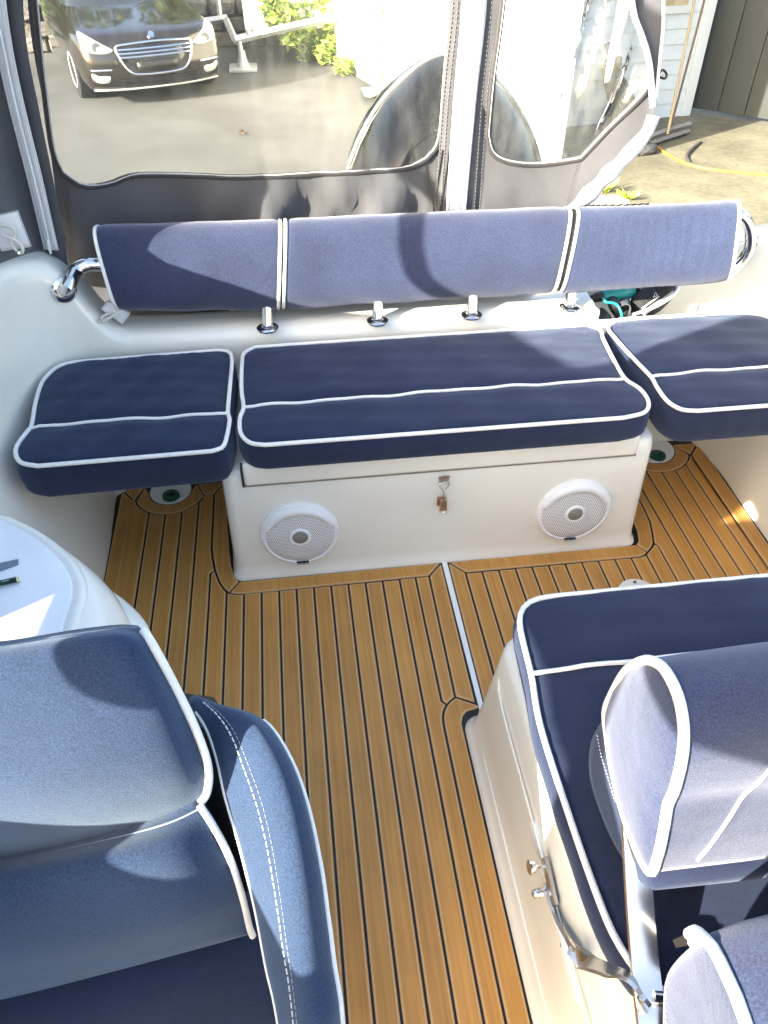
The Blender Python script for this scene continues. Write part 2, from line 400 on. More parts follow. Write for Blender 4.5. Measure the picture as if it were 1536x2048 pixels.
# ================================================================== BOAT HULL LINER
hull = thing('boat_hull', 'cream white moulded cockpit liner and transom of the boat', 'boat')
def sweep_liner(name, path, hs, foot, sgn, n=130, wtop=.14):
    c = cr(np.array([(p[0], p[1], h, f) for p, h, f in zip(path, hs, foot)]), n)
    P = []
    for i in range(n):
        a = c[max(i - 1, 0)][:2]; b = c[min(i + 1, n - 1)][:2]; t = (b - a) / np.linalg.norm(b - a)
        nn = V(-t[1], t[0]) * sgn; h = c[i][2]; f = c[i][3]
        prof = [(-f, -.02), (-f * .93, .06), (-f * .72, .16), (-f * .45, .27), (-f * .22, .38), (-f * .06, min(.45, h - .07)), (-.002, h - .055), (.002, h - .030), (.009, h - .012), (.022, h - .002), (.04, h + .001), (wtop * .7, h + .001), (wtop - .02, h - .003), (wtop - .006, h - .014), (wtop, h - .04), (wtop + .01, h - .12), (wtop + .01, -.45)]
        P.append([V(c[i][0] + nn[0] * q, c[i][1] + nn[1] * q, z) for q, z in prof])
    return grid(name, P, GEL, hull, auto=60)
linerL = sweep_liner('side_liner', [(-.70, -.4), (-.70, .30), (-.70, .52), (-.70, .80), (-.70, .92), (-.70, .975), (-.697, 1.55), (-.677, 1.76), (-.632, 1.862), (-.578, 1.892), (-.532, 1.896), (-.485, 1.897), (-.40, 1.896), (-.1, 1.894), (.3, 1.894), (.70, 1.894), (.835, 1.894)],
            [.73, .73, .58, .565, .585, .725, .73, .728, .715, .675, .57, .50, .487, .486, .486, .486, .486], [.135, .135, .135, .135, .135, .135, .13, .105, .07, .05, .04, .03, .025, .02, .02, .02, .02], 1)  # unseen dip in the left gunwale, added so sun reaches the console
sweep_liner('side_liner', [(1.40, -.4), (1.40, .5), (1.40, 1.2), (1.39, 1.55), (1.36, 1.76), (1.31, 1.93), (1.24, 2.04), (1.14, 2.10), (1.0, 2.12), (.84, 2.12)],
            [.70, .70, .70, .70, .70, .67, .60, .53, .50, .49], [.15, .15, .15, .14, .11, .09, .08, .06, .04, .02], -1)
from mathutils.bvhtree import BVHTree
def hit(obj, px, py):
    me = obj.data; b = BVHTree.FromPolygons([v.co for v in me.vertices], [tuple(p.vertices) for p in me.polygons])
    r = _ray(px, py); r = r / np.linalg.norm(r); h = b.ray_cast(Vector((0, 0, H)), Vector(r)); nn = h[1]
    if nn.dot(Vector(r)) > 0: nn = -nn
    return np.array(h[0]), np.array(nn)
# storage pocket behind the right-hand cushion
box('storage_pocket', (.80, 1.895, .30), (1.20, 2.125, .34), GEL, hull, .004)
box('pocket_front', (.82, 1.865, .20), (1.345, 1.894, .452), GELW, hull, .008)
prism('pocket_side', [(.80, 1.89), (.842, 1.89), (.815, 2.06), (.79, 2.06)], .30, .4845, GEL, hull, .008)
tube('pocket_rim', [V(.95, 1.90, .455), V(1.03, 1.93, .462), V(1.10, 1.975, .475), V(1.125, 2.02, .49), V(1.11, 2.06, .50), V(1.07, 2.085, .505)], .005, GELW, hull, n=40)
box('transom_face', (-.60, 1.885, -.02), (1.35, 1.90, .30), GEL, hull)
for nm, c, r in (('drain_dish', DL, RL0), ('drain_dish', DR, RR0)):
    lathe(nm, [(r - .001, 0), (r - .001, .003), (r - .008, .0045), (r * .5, .002), (.001, .001)], (c[0], c[1], .001), (0, 0, 1), GELW, hull)
for c, lb in (((DL[0] + .004, DL[1] - .030), 'dark green drain ring under the left seat cushion'), ((DR[0] + .004, DR[1] - .044), 'dark green drain ring beside the right speaker end of the seat box')):
    lathe_o = lathe('drain_ring', [(.008, .004), (.009, .010), (.012, .013), (.020, .013), (.0245, .010), (.0255, .002), (.008, .003)], (c[0], c[1], .003), (0, 0, 1), GREEN)
    tag(lathe_o, lb, 'drain ring', 'deck drain rings')
# half-round fitting on the floor behind the near cushion
pf = PZ(1268, 1176, .0)
ft = thing('deck_fitting', 'small round cream deck fitting with a screw behind the near bench cushion', 'deck fitting')
lathe('plate', [(.052, 0), (.052, .006), (.048, .009), (.001, .0105)], (pf[0], pf[1] - .028, .0036), (0, 0, 1), GEL, ft)
lathe('screw', [(.0045, 0), (.0045, .0015), (.001, .002)], (pf[0] + .002, pf[1] + .008, .0132), (0, 0, 1), STEELD, ft, 12)

# ================================================================== SEAT BOX
sb = thing('seat_box', 'cream moulded seat box with lift up lid between two speakers', 'seat box')
def rrect(x0, x1, y0, y1, r, n=6):
    o = []
    for cx, cy, a in ((x1 - r, y1 - r, 0), (x0 + r, y1 - r, 90), (x0 + r, y0 + r, 180), (x1 - r, y0 + r, 270)):
        o += [(cx + r * math.cos(math.radians(a + 90 * k / n)), cy + r * math.sin(math.radians(a + 90 * k / n))) for k in range(n + 1)]
    return o
rings = []
for z, e, fy in ((0, 0, 0), (.012, .004, .001), (.02, .012, .006), (.05, .014, .007), (.25, .020, .012), (.335, .022, .014), (.352, .026, .02), (.358, .036, .03)):
    rings.append([V(x + (-.05 if x < .3 else .06) * max(0, y - 1.46), y, z) for x, y in rrect(-.226 + e * .6, .884 - e * .9, 1.4335 + fy, 1.885, .028)])
loft('body', rings, GEL, sb, auto=50)
lid = box('lid', (-.158, 1.4365, .318), (.812, 1.86, .384), GEL, sb, .010, 3)
GAP_SHADE = mat('lid_gap_shade', (.22, .21, .18), .6)
box('lid_gap_shade', (-.160, 1.4425, .3130), (.814, 1.47, .3178), GAP_SHADE, sb); box('lid_gap_shade', (-.1635, 1.4415, .3135), (-.1585, 1.47, .366), mat('dark_gap', (.03, .03, .03), .7), sb)  # dark strips added as the shade in the gap round the lid
for x_, z_, l_, a_ in ((-.118, .062, .012, 1.2), (.868, .085, .02, .9), (.43, .10, .01, .2), (.60, .05, .012, .1), (-.19, .20, .014, 1.4), (.5, .24, .008, .5)):
    tube('scuff_mark', [V(x_, 1.4402 + .028 * z_, z_), V(x_ + l_ * math.cos(a_), 1.4402 + .028 * (z_ + l_ * math.sin(a_)), z_ + l_ * math.sin(a_))], .0009, mat('scuff', (.22, .19, .14), .8), sb, n=3, seg=5)
# latch
yl = 1.436; xc = PY(887, 965, yl)[0]
lt = thing('toggle_latch', 'small rusty steel toggle latch on the front of the seat box', 'latch')
zl = PY(887, 958, yl)[2]
mesh('strike_plate', [(xc - .014, yl - .001, zl + .008), (xc + .014, yl - .001, zl + .010), (xc + .010, yl - .001, zl - .006), (xc - .010, yl - .001, zl - .006), (xc - .014, yl - .004, zl + .008), (xc + .014, yl - .004, zl + .010), (xc + .010, yl - .004, zl - .006), (xc - .010, yl - .004, zl - .006)],
     [(4, 5, 6, 7), (0, 1, 5, 4), (1, 2, 6, 5), (2, 3, 7, 6), (3, 0, 4, 7), (0, 3, 2, 1)], STEELD, lt, smooth=False)
tube('wire_hook', [V(xc, yl - .009, zl - .052), V(xc, yl - .010, zl - .034), V(xc - .003, yl - .010, zl - .026), V(xc - .012, yl - .009, zl - .013), V(xc - .009, yl - .009, zl - .008), V(xc + .009, yl - .009, zl - .007), V(xc + .012, yl - .009, zl - .012), V(xc + .003, yl - .010, zl - .025)], .0017, STEEL, lt, n=40, seg=6)
box('latch_base', (xc - .014, yl - .006, zl - .082), (xc - .003, yl + .002, zl - .058), RUST, lt, .001)
box('lever', (xc - .0085, yl - .014, zl - .094), (xc + .0085, yl - .005, zl - .052), RUST, lt, .003)
tube('pull_loop', [V(xc - .007, yl - .015, zl - .066), V(xc - .008, yl - .015, zl - .094), V(xc, yl - .015, zl - .101), V(xc + .008, yl - .015, zl - .094), V(xc + .007, yl - .015, zl - .066)], .0018, STEEL, lt, n=24, seg=6)
for s in (-1, 1): lathe('rivet', [(.003, 0), (.003, .002), (.001, .003)], (xc + s * .006, yl - .014, zl - .056), (0, -1, 0), STEELD, lt, 10)

# ================================================================== SPEAKERS
def grille_mat():
    M = mat('speaker_grille', (.80, .80, .79), .4)
    n = M.node_tree.nodes; L = M.node_tree.links; b = n['Principled BSDF']
    tc = n.new('ShaderNodeTexCoord'); sep = n.new('ShaderNodeSeparateXYZ'); L.new(tc.outputs['Object'], sep.inputs[0])
    def mth(op, a, bb=None):
        q = n.new('ShaderNodeMath'); q.operation = op
        for k, s in ((0, a), (1, bb)):
            if s is None: continue
            if isinstance(s, (int, float)): q.inputs[k].default_value = s
            else: L.new(s, q.inputs[k])
        return q.outputs[0]
    pit = .0056
    x = mth('DIVIDE', sep.outputs['X'], pit); z = mth('DIVIDE', sep.outputs['Z'], pit * .866)
    row = mth('FLOOR', z); half = mth('MULTIPLY', mth('MODULO', mth('ABSOLUTE', row), 2.0), .5)
    fx = mth('SUBTRACT', mth('FRACT', mth('ADD', x, half)), .5); fz = mth('MULTIPLY', mth('SUBTRACT', mth('FRACT', z), .5), .866)
    d = mth('SQRT', mth('ADD', mth('MULTIPLY', fx, fx), mth('MULTIPLY', fz, fz)))
    r = n.new('ShaderNodeMapRange'); r.inputs[1].default_value = .20; r.inputs[2].default_value = .30; L.new(d, r.inputs[0])
    mx = n.new('ShaderNodeMix'); mx.data_type = 'RGBA'; mx.inputs['A'].default_value = (.10, .095, .09, 1); mx.inputs['B'].default_value = (.80, .80, .79, 1)
    L.new(r.outputs[0], mx.inputs['Factor']); L.new(mx.outputs['Result'], b.inputs['Base Color'])
    return M
GRIL = grille_mat()
def speaker(px, py, label, word):
    c = PY(px, py, 1.4385)
    t = thing('speaker', label, 'speaker', group='speakers in the seat box front')
    y0 = .0
    ob = []
    R = .100
    ob.append(lathe('rim', [(R, -.004), (R + .001, .002), (R - .002, .007), (R - .006, .0105), (R - .010, .0105), (R - .012, .0085), (R - .03, .008)], (0, 0, 0), (0, -1, 0), PLAST, t, 64))
    ob.append(lathe('grille', [(R - .0125, .008), (R - .015, .0100), (R - .035, .0125), (.03, .0135), (.024, .0135)], (0, 0, 0), (0, -1, 0), GRIL, t, 64))
    # raised hood along the top of the rim
    P = []
    for k in range(25):
        a = math.radians(18 + 144 * k / 24); e = math.sin(math.pi * k / 24) ** .6
        P.append([V(r * math.cos(a), -h, r * math.sin(a)) for r, h in ((R - .004, .0105), (R - .009, .013 + .006 * e), (R - .016 - .004 * e, .014 + .007 * e), (R - .020 - .009 * e, .012 + .002 * e))])
    ob.append(grid('hood', P, PLAST, t))
    ob.append(lathe('tweeter_ring', [(.019, .012), (.020, .017), (.025, .0175), (.028, .0130)], (0, 0, 0), (0, -1, 0), PLAST, t, 40))
    ob.append(lathe('tweeter', [(.0195, .012), (.0195, .0165), (.015, .019), (.001, .020)], (0, 0, 0), (0, -1, 0), mat('grey_mesh', (.23, .22, .19), .5, noise=(900, .3, 1), bump=(1200, .5, .001)), t, 32))
    bd = box('badge', (-.016, -.0165, -.0945), (.016, -.0100, -.0865), RUB, t, .001); ob.append(bd)
    tx = text('lettering', word, .0085, Vector((0, -.0168, -.0905)), Matrix.Rotation(math.radians(90), 3, 'X'), PLAST, bd); ob.append(tx)
    for q in (0, 90, 180, 270):
        pass
    t.location = c; t.rotation_euler = (math.radians(-2), 0, 0)
    return t
speaker(600, 1067, 'round white speaker left of the latch on the seat box', 'Polkaudio')
speaker(1147, 1021, 'round white speaker right of the latch on the seat box', 'Polkaudio')

# ================================================================== SEAT CUSHIONS
def seat_cushion(name, label, left, right, zp, zb, seam, front_in=.0, crown=.012, skirt=.010, cat='seat cushion', group='aft bench cushions', nu=44, nv=44, M=NAVY, back_drop=0.0, wrinkle=.0018):
    """left / right: lists of (x, y) from front to back; seam: y of the cross piping at left and right"""
    t = thing(name, label, cat, group=group)
    Lp = cr(left, nv); Rp = cr(right, nv); P = np.zeros((nv, nu, 3))
    ph = random.random() * 9
    for i in range(nv):
        for j in range(nu):
            u = j / (nu - 1); v = i / (nv - 1)
            x, y = Lp[i] * (1 - u) + Rp[i] * u
            e = min(1, (1 - (2 * u - 1) ** 6)) * min(1, (1 - (2 * v - 1) ** 6))
            ys = seam[0] * (1 - u) + seam[1] * u if seam else -9
            dip = .009 * math.exp(-((y - ys) / .016) ** 2) * e
            wr = -.0016 * (1 - e) * math.sin(150 * (x + y) + 3 * math.sin(40 * x)) * min(1, 4 * e) + wrinkle * e * (math.sin(31 * x + 17 * y + ph) + .7 * math.sin(53 * x - 40 * y + 2 * ph) + .5 * math.sin(90 * y + 11 * x))
            P[i, j] = (x, y, zp + crown * e - dip + wr - back_drop * v)
    loop = [P[0, j] for j in range(nu)] + [P[i, nu - 1] for i in range(1, nv)] + [P[nv - 1, j] for j in range(nu - 2, -1, -1)] + [P[i, 0] for i in range(nv - 2, 0, -1)]
    loop = np.array(loop); k = len(loop); cen = loop.mean(0)
    vs = list(P.reshape(-1, 3)); fs = [(i * nu + j, i * nu + j + 1, (i + 1) * nu + j + 1, (i + 1) * nu + j) for i in range(nv - 1) for j in range(nu - 1)]
    idx = [j for j in range(nu)] + [i * nu + nu - 1 for i in range(1, nv)] + [(nv - 1) * nu + j for j in range(nu - 2, -1, -1)] + [i * nu for i in range(nv - 2, 0, -1)]
    prev = idx
    nrm = []
    for q in range(k):
        tg = loop[(q + 1) % k] - loop[q - 1]; nn = V(tg[1], -tg[0], 0); nn /= np.linalg.norm(nn) + 1e-9; nrm.append(nn)
    for f, o in ((.10, skirt * .5), (.3, skirt), (.6, skirt * 1.0), (.86, skirt * .75), (.96, skirt * .25), (1.0, -.008)):
        base = len(vs)
        for q in range(k):
            z = loop[q][2] * (1 - f) + zb * f
            wv = .0012 * math.sin(q * .9 + ph) * math.sin(math.pi * f)
            p = loop[q] + nrm[q] * (o + wv) + (front_in * f) * V(0, 1, 0) * (1 if nrm[q][1] < -.3 else 0); p[2] = z; vs.append(p)
        cur = list(range(base, base + k))
        for q in range(k): fs.append((prev[q], prev[(q + 1) % k], cur[(q + 1) % k], cur[q]))
        prev = cur
    fs.append(tuple(prev))
    mesh('cover', vs, fs, M, t)
    pp = loop + np.array(nrm) * .002; pp[:, 2] += .002
    tube('piping', pp, .0052, WELT, t, closed=True, seg=8)
    if seam:
        q = []
        for j in range(nu):
            u = j / (nu - 1); ys = seam[0] * (1 - u) + seam[1] * u
            col = P[:, j]; i = int(np.argmin(abs(col[:, 1] - ys))); q.append(V(col[i][0], ys, col[i][2] + .003))
        tube('seam_piping', np.array(q), .0042, WELT, t, seg=7)
    return t
seat_cushion('seat_cushion', 'navy seat cushion with white piping over the seat box lid', [(-.095, 1.420), (-.128, 1.432), (-.149, 1.470), (-.152, 1.53), (-.144, 1.575), (-.150, 1.66), (-.150, 1.78), (-.145, 1.83), (-.118, 1.858)],
             [(.745, 1.420), (.800, 1.435), (.825, 1.475), (.826, 1.53), (.806, 1.580), (.808, 1.66), (.818, 1.78), (.826, 1.83), (.80, 1.862)], .45, .380, (1.575, 1.580))
seat_cushion('seat_cushion', 'square navy cushion on the left end of the aft bench', [(-.590, 1.406), (-.630, 1.425), (-.650, 1.475), (-.640, 1.535), (-.634, 1.56), (-.645, 1.66), (-.648, 1.745), (-.638, 1.79), (-.622, 1.822), (-.592, 1.838), (-.565, 1.841)],
             [(-.215, 1.412), (-.192, 1.425), (-.184, 1.47), (-.180, 1.53), (-.185, 1.56), (-.183, 1.66), (-.180, 1.78), (-.182, 1.815), (-.187, 1.838), (-.203, 1.850), (-.222, 1.853)], .45, .360, (1.552, 1.553))
seat_cushion('seat_cushion', 'navy cushion on the right end of the aft bench, cut off by the frame', [(.930, 1.425), (.895, 1.435), (.876, 1.47), (.874, 1.53), (.878, 1.582), (.868, 1.66), (.856, 1.78), (.858, 1.842), (.905, 1.882)],
             [(1.30, 1.425), (1.335, 1.435), (1.345, 1.48), (1.346, 1.53), (1.342, 1.60), (1.338, 1.68), (1.336, 1.78), (1.325, 1.835), (1.27, 1.876)], .45, .358, (1.582, 1.590))

# ================================================================== BACKREST RAIL AND CUSHIONS
axis = cr([V(-.478, 1.965, .646), V(-.25, 1.965, .637), V(-.03, 1.965, .630), V(.35, 1.965, .629), V(.73, 1.960, .629), V(.95, 1.915, .646), V(1.165, 1.845, .680)], 121)
def back_section(c, nrm, hgt, thk, k=40):
    """closed section: nrm = horizontal direction towards the sitter"""
    up = V(0, 0, 1) * .95 - nrm * .30; up /= np.linalg.norm(up); fw = nrm - up * (nrm @ up); fw /= np.linalg.norm(fw)
    out = []
    for j in range(k):
        a = 2 * math.pi * j / k; ca, sa = math.cos(a), math.sin(a)
        x = math.copysign(abs(ca) ** .75, ca) * thk; z = math.copysign(abs(sa) ** .62, sa) * hgt
        out.append(c + fw * x + up * z)
    return out
def axis_at(x):
    i = int(np.argmin(abs(axis[:, 0] - x))); a = axis[max(i - 2, 0)]; b = axis[min(i + 2, len(axis) - 1)]; t = b - a; t[2] = 0; t /= np.linalg.norm(t)
    return axis[i], V(t[1], -t[0], 0)
def backrest(label, xa, xb, ha, hb, la=0., lb=0.):
    t = thing('backrest_cushion', label, 'backrest cushion', group='backrest cushions on the aft rail')
    rings = []; N = 46; ph = random.random() * 6
    for i in range(N):
        f = i / (N - 1); x = xa + (xb - xa) * f
        c, nn = axis_at(x)
        e = min(f, 1 - f); pin = 1 - .05 * max(0, 1 - e / .05) ** 2
        c = c.copy(); c[0] = x
        r = back_section(c, nn, (ha + (hb - ha) * f) * pin, .058 * pin)
        # ends are cut slightly raked
        for q in range(len(r)):
            lean = (r[q][2] - c[2]) / .11
            sh_ = la * (1 - f) + lb * f
            r[q] = r[q] + V(sh_ * -lean, 0, 0) + V(0, .0013 * math.sin(40 * x + q * .5 + ph), .0016 * math.sin(26 * x + ph) * (1 if lean < -.5 else .3))
        rings.append(r)
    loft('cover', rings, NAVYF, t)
    for r in (rings[0], rings[-1]):
        r = np.array(r); c = r.mean(0); tube('piping', c + (r - c) * 1.010, .0048, WELT, t, closed=True, seg=8)
    return t, rings
b1, r1 = backrest('left backrest roll, half in shade, next to the steel tube end', -.470, -.036, .106, .114, .012, -.014)
b2, r2 = backrest('long middle backrest roll with a curved bar of shadow', -.022, .722, .114, .112, -.014, -.016)
b3, r3 = backrest('right backrest roll angled forward above the storage pocket', .744, 1.150, .112, .102, -.016, .014)
for (ra, rb), lb in (((r1[-1], r2[0]), 'zip'), ((r2[-1], r3[0]), 'zip')):
    a = np.array(ra); b = np.array(rb); c = (a + b) / 2; cc = c.mean(0)
    loft('zip_gusset', [list(a * .9 + b * .1 + (cc - c) * .04), list(c + (cc - c) * .07), list(a * .1 + b * .9 + (cc - c) * .04)], BLACKZIP, b2, cap=False)
zz_ = [np.array(r3[i][9 + (1 if i % 2 else 0) - 0]) + V(0, -.001, .002) for i in range(1, 22)]; tube('zip_teeth', zz_, .0022, BLACKZIP, b3, seg=5)

rail = thing('backrest_rail', 'polished steel tube rail with posts behind the aft bench', 'rail')
pL, nL = hit(linerL, 128, 580)
tube('tube', [pL - nL * .004, pL + nL * .02 + V(.006, .01, .012), V(-.548, 1.94, .652), V(-.515, 1.957, .662), V(-.47, 1.965, .655), V(-.25, 1.965, .637), V(0, 1.965, .630), V(.72, 1.960, .629), V(.95, 1.915, .646), V(1.12, 1.862, .675)], .0185, STEEL, rail, n=140, seg=14)
e0 = V(1.10, 1.87, .735)
tube('end_hoop', [e0, PY(1478, 428, 1.86), PY(1497, 450, 1.87), PY(1500, 485, 1.88), PY(1488, 515, 1.885), PY(1465, 538, 1.885), PY(1430, 552, 1.885)], .0150, STEEL, rail, n=60, seg=12)
tube('cross_rod', [PY(1450, 493, 1.87), PY(1485, 486, 1.875)], .006, STEEL, rail, n=6, seg=10)
lathe('flange', [(.031, -.003), (.031, .003), (.027, .006), (.019, .008)], pL, nL, STEEL, rail, 28)
lathe('flange', [(.016, -.004), (.017, .004), (.012, .010), (.001, .012)], PY(1507, 482, 1.90), (-.7, -.6, .2), STEELD, rail, 24)
for px, py in ((535, 655), (755, 641), (943, 629), (1140, 613)):
    f = PZ(px, py, .490)
    po = tube('post', [f, V(f[0] + .004, f[1] + .025, .55), V(f[0] + .008, 1.955, .63)], .0150, STEEL, rail, n=10, seg=14)
    lathe('flange', [(.029, -.002), (.029, .002), (.025, .0045), (.0165, .0075), (.016, .012)], (f[0], f[1], .4885), (0, 0, 1), STEEL, po, 32)

# ================================================================== NEAR BENCH (right)
bench = thing('storage_bench', 'tall cream white bench under the large navy cushion, lower right', 'bench base')
def bench_ring(z, x0, yb, r, y0=.20):
    """plan ring, x from x0 to 1.34"""
    o = [V(1.34, y0, z), V(1.34, yb, z)]
    for k in range(9):
        a = math.radians(90 + 90 * k / 8); o.append(V(x0 + r + r * math.cos(a), yb - r + r * math.sin(a), z))
    o.append(V(x0, .60, z)); o.append(V(x0, .40, z)); o.append(V(x0 + .002, y0 + .02, z)); o.append(V(x0 + .02, y0, z))
    return o
rb = []
for z, x0, yb, r in ((0, .292, .948, .035), (.006, .292, .948, .035), (.016, .298, .943, .036), (.03, .305, .935, .040), (.12, .312, .925, .045), (.25, .322, .912, .05), (.335, .329, .902, .05), (.35, .334, .897, .05), (.358, .345, .888, .05)):
    rb.append(bench_ring(z, x0, yb, r))
loft('body', rb, GEL, bench, auto=55)
# moulded ridge lines on the side panel
for dy, px in ((.0, 0), (.05, 1)):
    tube('moulded_ridge', [V(.3065 + px * .012, -.0 + .22, .06 + px * .20), V(.3065 + px * .012, .60, .06 + px * .20), V(.3085 + px * .012, .82, .06 + px * .205), V(.319 + px * .012, .865 - px * .01, .085 + px * .21)], .0022, GEL, bench, n=30, seg=6)
seat_cushion('bench_cushion', 'large navy cushion with white piping on the near bench at the lower right', [(.420, .262), (.372, .275), (.346, .325), (.337, .40), (.333, .55), (.334, .66), (.345, .748), (.349, .81), (.353, .855), (.362, .886), (.380, .906), (.405, .915), (.435, .917)],
             [(1.25, .262), (1.29, .275), (1.31, .325), (1.31, .40), (1.31, .55), (1.31, .66), (1.31, .748), (1.31, .81), (1.31, .855), (1.30, .886), (1.28, .902), (1.25, .912), (1.22, .915)], .42, .358, (.752, .755), group=None, wrinkle=.0016, crown=.014)
# adjusting strip and bracket on the side of the bench
pl = thing('track_plate', 'narrow white plastic track plate screwed to the side of the near bench', 'track plate')
def on_side(px, py, off=0.0):
    """point on the sloped bench side (x = .305 + .07 z), 'off' proud of it"""
    r = _ray(px, py); t = (.306 + .072 * H - off) / (r[0] - .072 * r[2]); return r * t + V(0, 0, H)
a = on_side(1072, 1655); b = on_side(1155, 1985)
d = (b - a) / np.linalg.norm(b - a); nside = V(-1, 0, .072); nside /= np.linalg.norm(nside); s = np.cross(nside, d)
rp = []
for off, sc in ((-.002, 1), (.005, 1), (.007, .8)):
    ring = []
    for k in range(24):
        an = 2 * math.pi * k / 24; e = b if math.sin(an) > 0 else a
        ring.append(e + d * math.sin(an) * .012 * sc + s * math.cos(an) * .012 * sc + nside * off)
    rp.append(ring)
loft('plate', rp, PLAST, pl, auto=40)
for f in (.17, .74): 
    c = a + (b - a) * f + nside * .0065; lathe('screw', [(.0035, 0), (.003, .0015), (.001, .0015)], c, nside, STEELD, pl, 10)
hb = thing('hinge_bracket', 'bent stainless steel hinge arm with thumb screw and acorn nut', 'hinge bracket')
c0 = on_side(1090, 1715, .010); c1 = on_side(1112, 1812, .010); dd = (c1 - c0) / np.linalg.norm(c1 - c0); ss = np.cross(nside, dd)
P = [[c0 + (c1 - c0) * f + ss * wv * .009 + nside * .004 for wv in (-1, -.9, .9, 1)] for f in (0, .05, .5, .95, 1)]
grid('slide_bar', P, STEELD, hb, thick=-nside * .006, auto=30)
kn = on_side(1080, 1733, .014)
lathe('thumb_screw', [(.003, 0), (.003, .010), (.011, .0105), (.0115, .0125), (.0115, .018), (.010, .019), (.001, .019)], kn, nside, STEEL, hb, 20)
nu_ = on_side(1084, 1786, .014)
lathe('acorn_nut', [(.008, 0), (.008, .006), (.0072, .0062), (.0072, .010), (.006, .014), (.003, .0165), (.0005, .017)], nu_, nside, STEEL, hb, 12)
# the bent flat arm
pa = [on_side(1088, 1780, .012), on_side(1112, 1845, .014), on_side(1148, 1908, .018)]
pb = PX(1165, 1925, .300); pc = PX(1215, 1945, .309); pd = PX(1255, 1965, .318); pe = PX(1293, 2010, .326)
arm = cr([*pa, pb, pc, pd, pe], 60)
sdir = V(0, .35, .94)
wds = .0120
Parm = []
for i in range(60):
    t = arm[min(i + 1, 59)] - arm[max(i - 1, 0)]; t /= np.linalg.norm(t)
    nn = np.cross(t, V(-.15, -.55, .82)); nn = V(-.15, -.5, .85) - t * (V(-.15, -.5, .85) @ t); nn /= np.linalg.norm(nn)
    f = i / 59; e = 1.0 if .03 < f < .97 else .6
    Parm.append([arm[i] + nn * wds * e * k for k in (-1, -.92, 0, .92, 1)])
grid('arm', Parm, STEELD, hb, thick=V(.0045, .003, 0), auto=30)
lathe('rivet', [(.0045, 0), (.0045, .002), (.001, .003)], PX(1282, 1998, .322), (-.9, -.35, .2), STEEL, hb, 12)
ub = thing('seat_upright', 'flat stainless steel upright carrying the folding helm backrest', 'seat upright')
u0 = PX(1262, 1625, .374); u1 = PX(1270, 1780, .360); u2 = PX(1282, 1930, .348); u3 = PX(1297, 2060, .336); u4 = PX(1315, 2240, .325)
path = cr([u0, u1, u2, u3, u4], 40)
grid('bar', [[p + V(.016 * k + .006, 0, .004 * k) for k in (-1, -.93, 0, .93, 1)] for p in path], STEEL, ub, thick=V(0, .003, -.008), auto=30)
lathe('pivot_bolt', [(.006, 0), (.006, .016), (.004, .018), (.001, .019)], PX(1308, 1992, .345), (.9, -.2, 0), STEEL, ub, 14)

# ------------------------------------------------------------------ folding backrest of the helm seat (right)
hs = thing('folding_chair', 'faded navy folding helm backrest with white piping round its lit end face', 'seat backrest')
xe = .365
prof_px = [(1300, 1742), (1262, 1660), (1236, 1570), (1221, 1490), (1214, 1425), (1228, 1385), (1250, 1347), (1272, 1328), (1296, 1320), (1322, 1330), (1343, 1358), (1360, 1398), (1369, 1450), (1367, 1510), (1352, 1575), (1338, 1608), (1331, 1650), (1318, 1710)]
prof = cr([PX(px, py, xe) for px, py in prof_px], 72, True)
cen = prof.mean(0)
rings = []
xs = [(-.017, .25), (-.016, .50), (-.013, .74), (-.007, .92), (0, 1.0), (.010, 1.012), (.05, 1.02), (.12, 1.03), (.20, 1.03), (.30, 1.03), (.42, 1.02), (.50, 1.0), (.52, .9)]
for dx_, k in xs:
    r = []
    for j, p in enumerate(prof):
        q = cen + (p - cen) * k; q[0] = xe + dx_
        q[2] += .010 * min(1, max(0, dx_) / .2) - .035 * max(0, dx_ - .05) ** 1.2
        q = q + V(0, .0015 * math.sin(j * .8) * (1 if dx_ <= 0 else 0), 0)
        r.append(q)
    rings.append(r)
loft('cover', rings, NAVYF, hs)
tube('piping', prof + V(-.001, 0, 0), .0062, WELT, hs, closed=True, seg=9)
# centre panel welt and stitch lines over the front
fr = [i for i in range(72) if prof[i][1] < cen[1] + .03]
def over(xo, j0, j1, k=1.035):
    o = []
    for j in range(j0, j1 + 1):
        q = cen + (prof[j % 72] - cen) * k; q[0] = xe + xo; q[2] += .010 * min(1, xo / .2) - .035 * max(0, xo - .05) ** 1.2; o.append(q)
    return o
tube('panel_welt', [over(.140 - .0038 * i, 45 + i, 45 + i, 1.036)[0] for i in range(0, 25)], .0022, WELT, hs, n=40, seg=6)
stitches('stitching', over(.16, 26, 42, 1.036), .0009, THREAD, hs, 30)
# rear pad seen behind the end face
rear = [(1300, 1782), (1262, 1745), (1222, 1680), (1190, 1600), (1176, 1540), (1180, 1480), (1200, 1440), (1216, 1425), (1236, 1530), (1262, 1640), (1296, 1738)]
rp_ = cr([PX(px, py, xe + .002) for px, py in rear], 48, True); rc = rp_.mean(0)
loft('rear_pad', [[rc + (p - rc) * k + V(dx_, 0, 0) for p in rp_] for dx_, k in ((0, .8), (0, .96), (.006, 1.0), (.1, 1.02), (.3, 1.02), (.45, .98))], NAVY, hs)
stitches('rear_stitching', [PX(px, py, xe - .001) for px, py in ((1194, 1470), (1202, 1510), (1214, 1550), (1226, 1590), (1232, 1605))], .0006, THREAD, hs, 20)

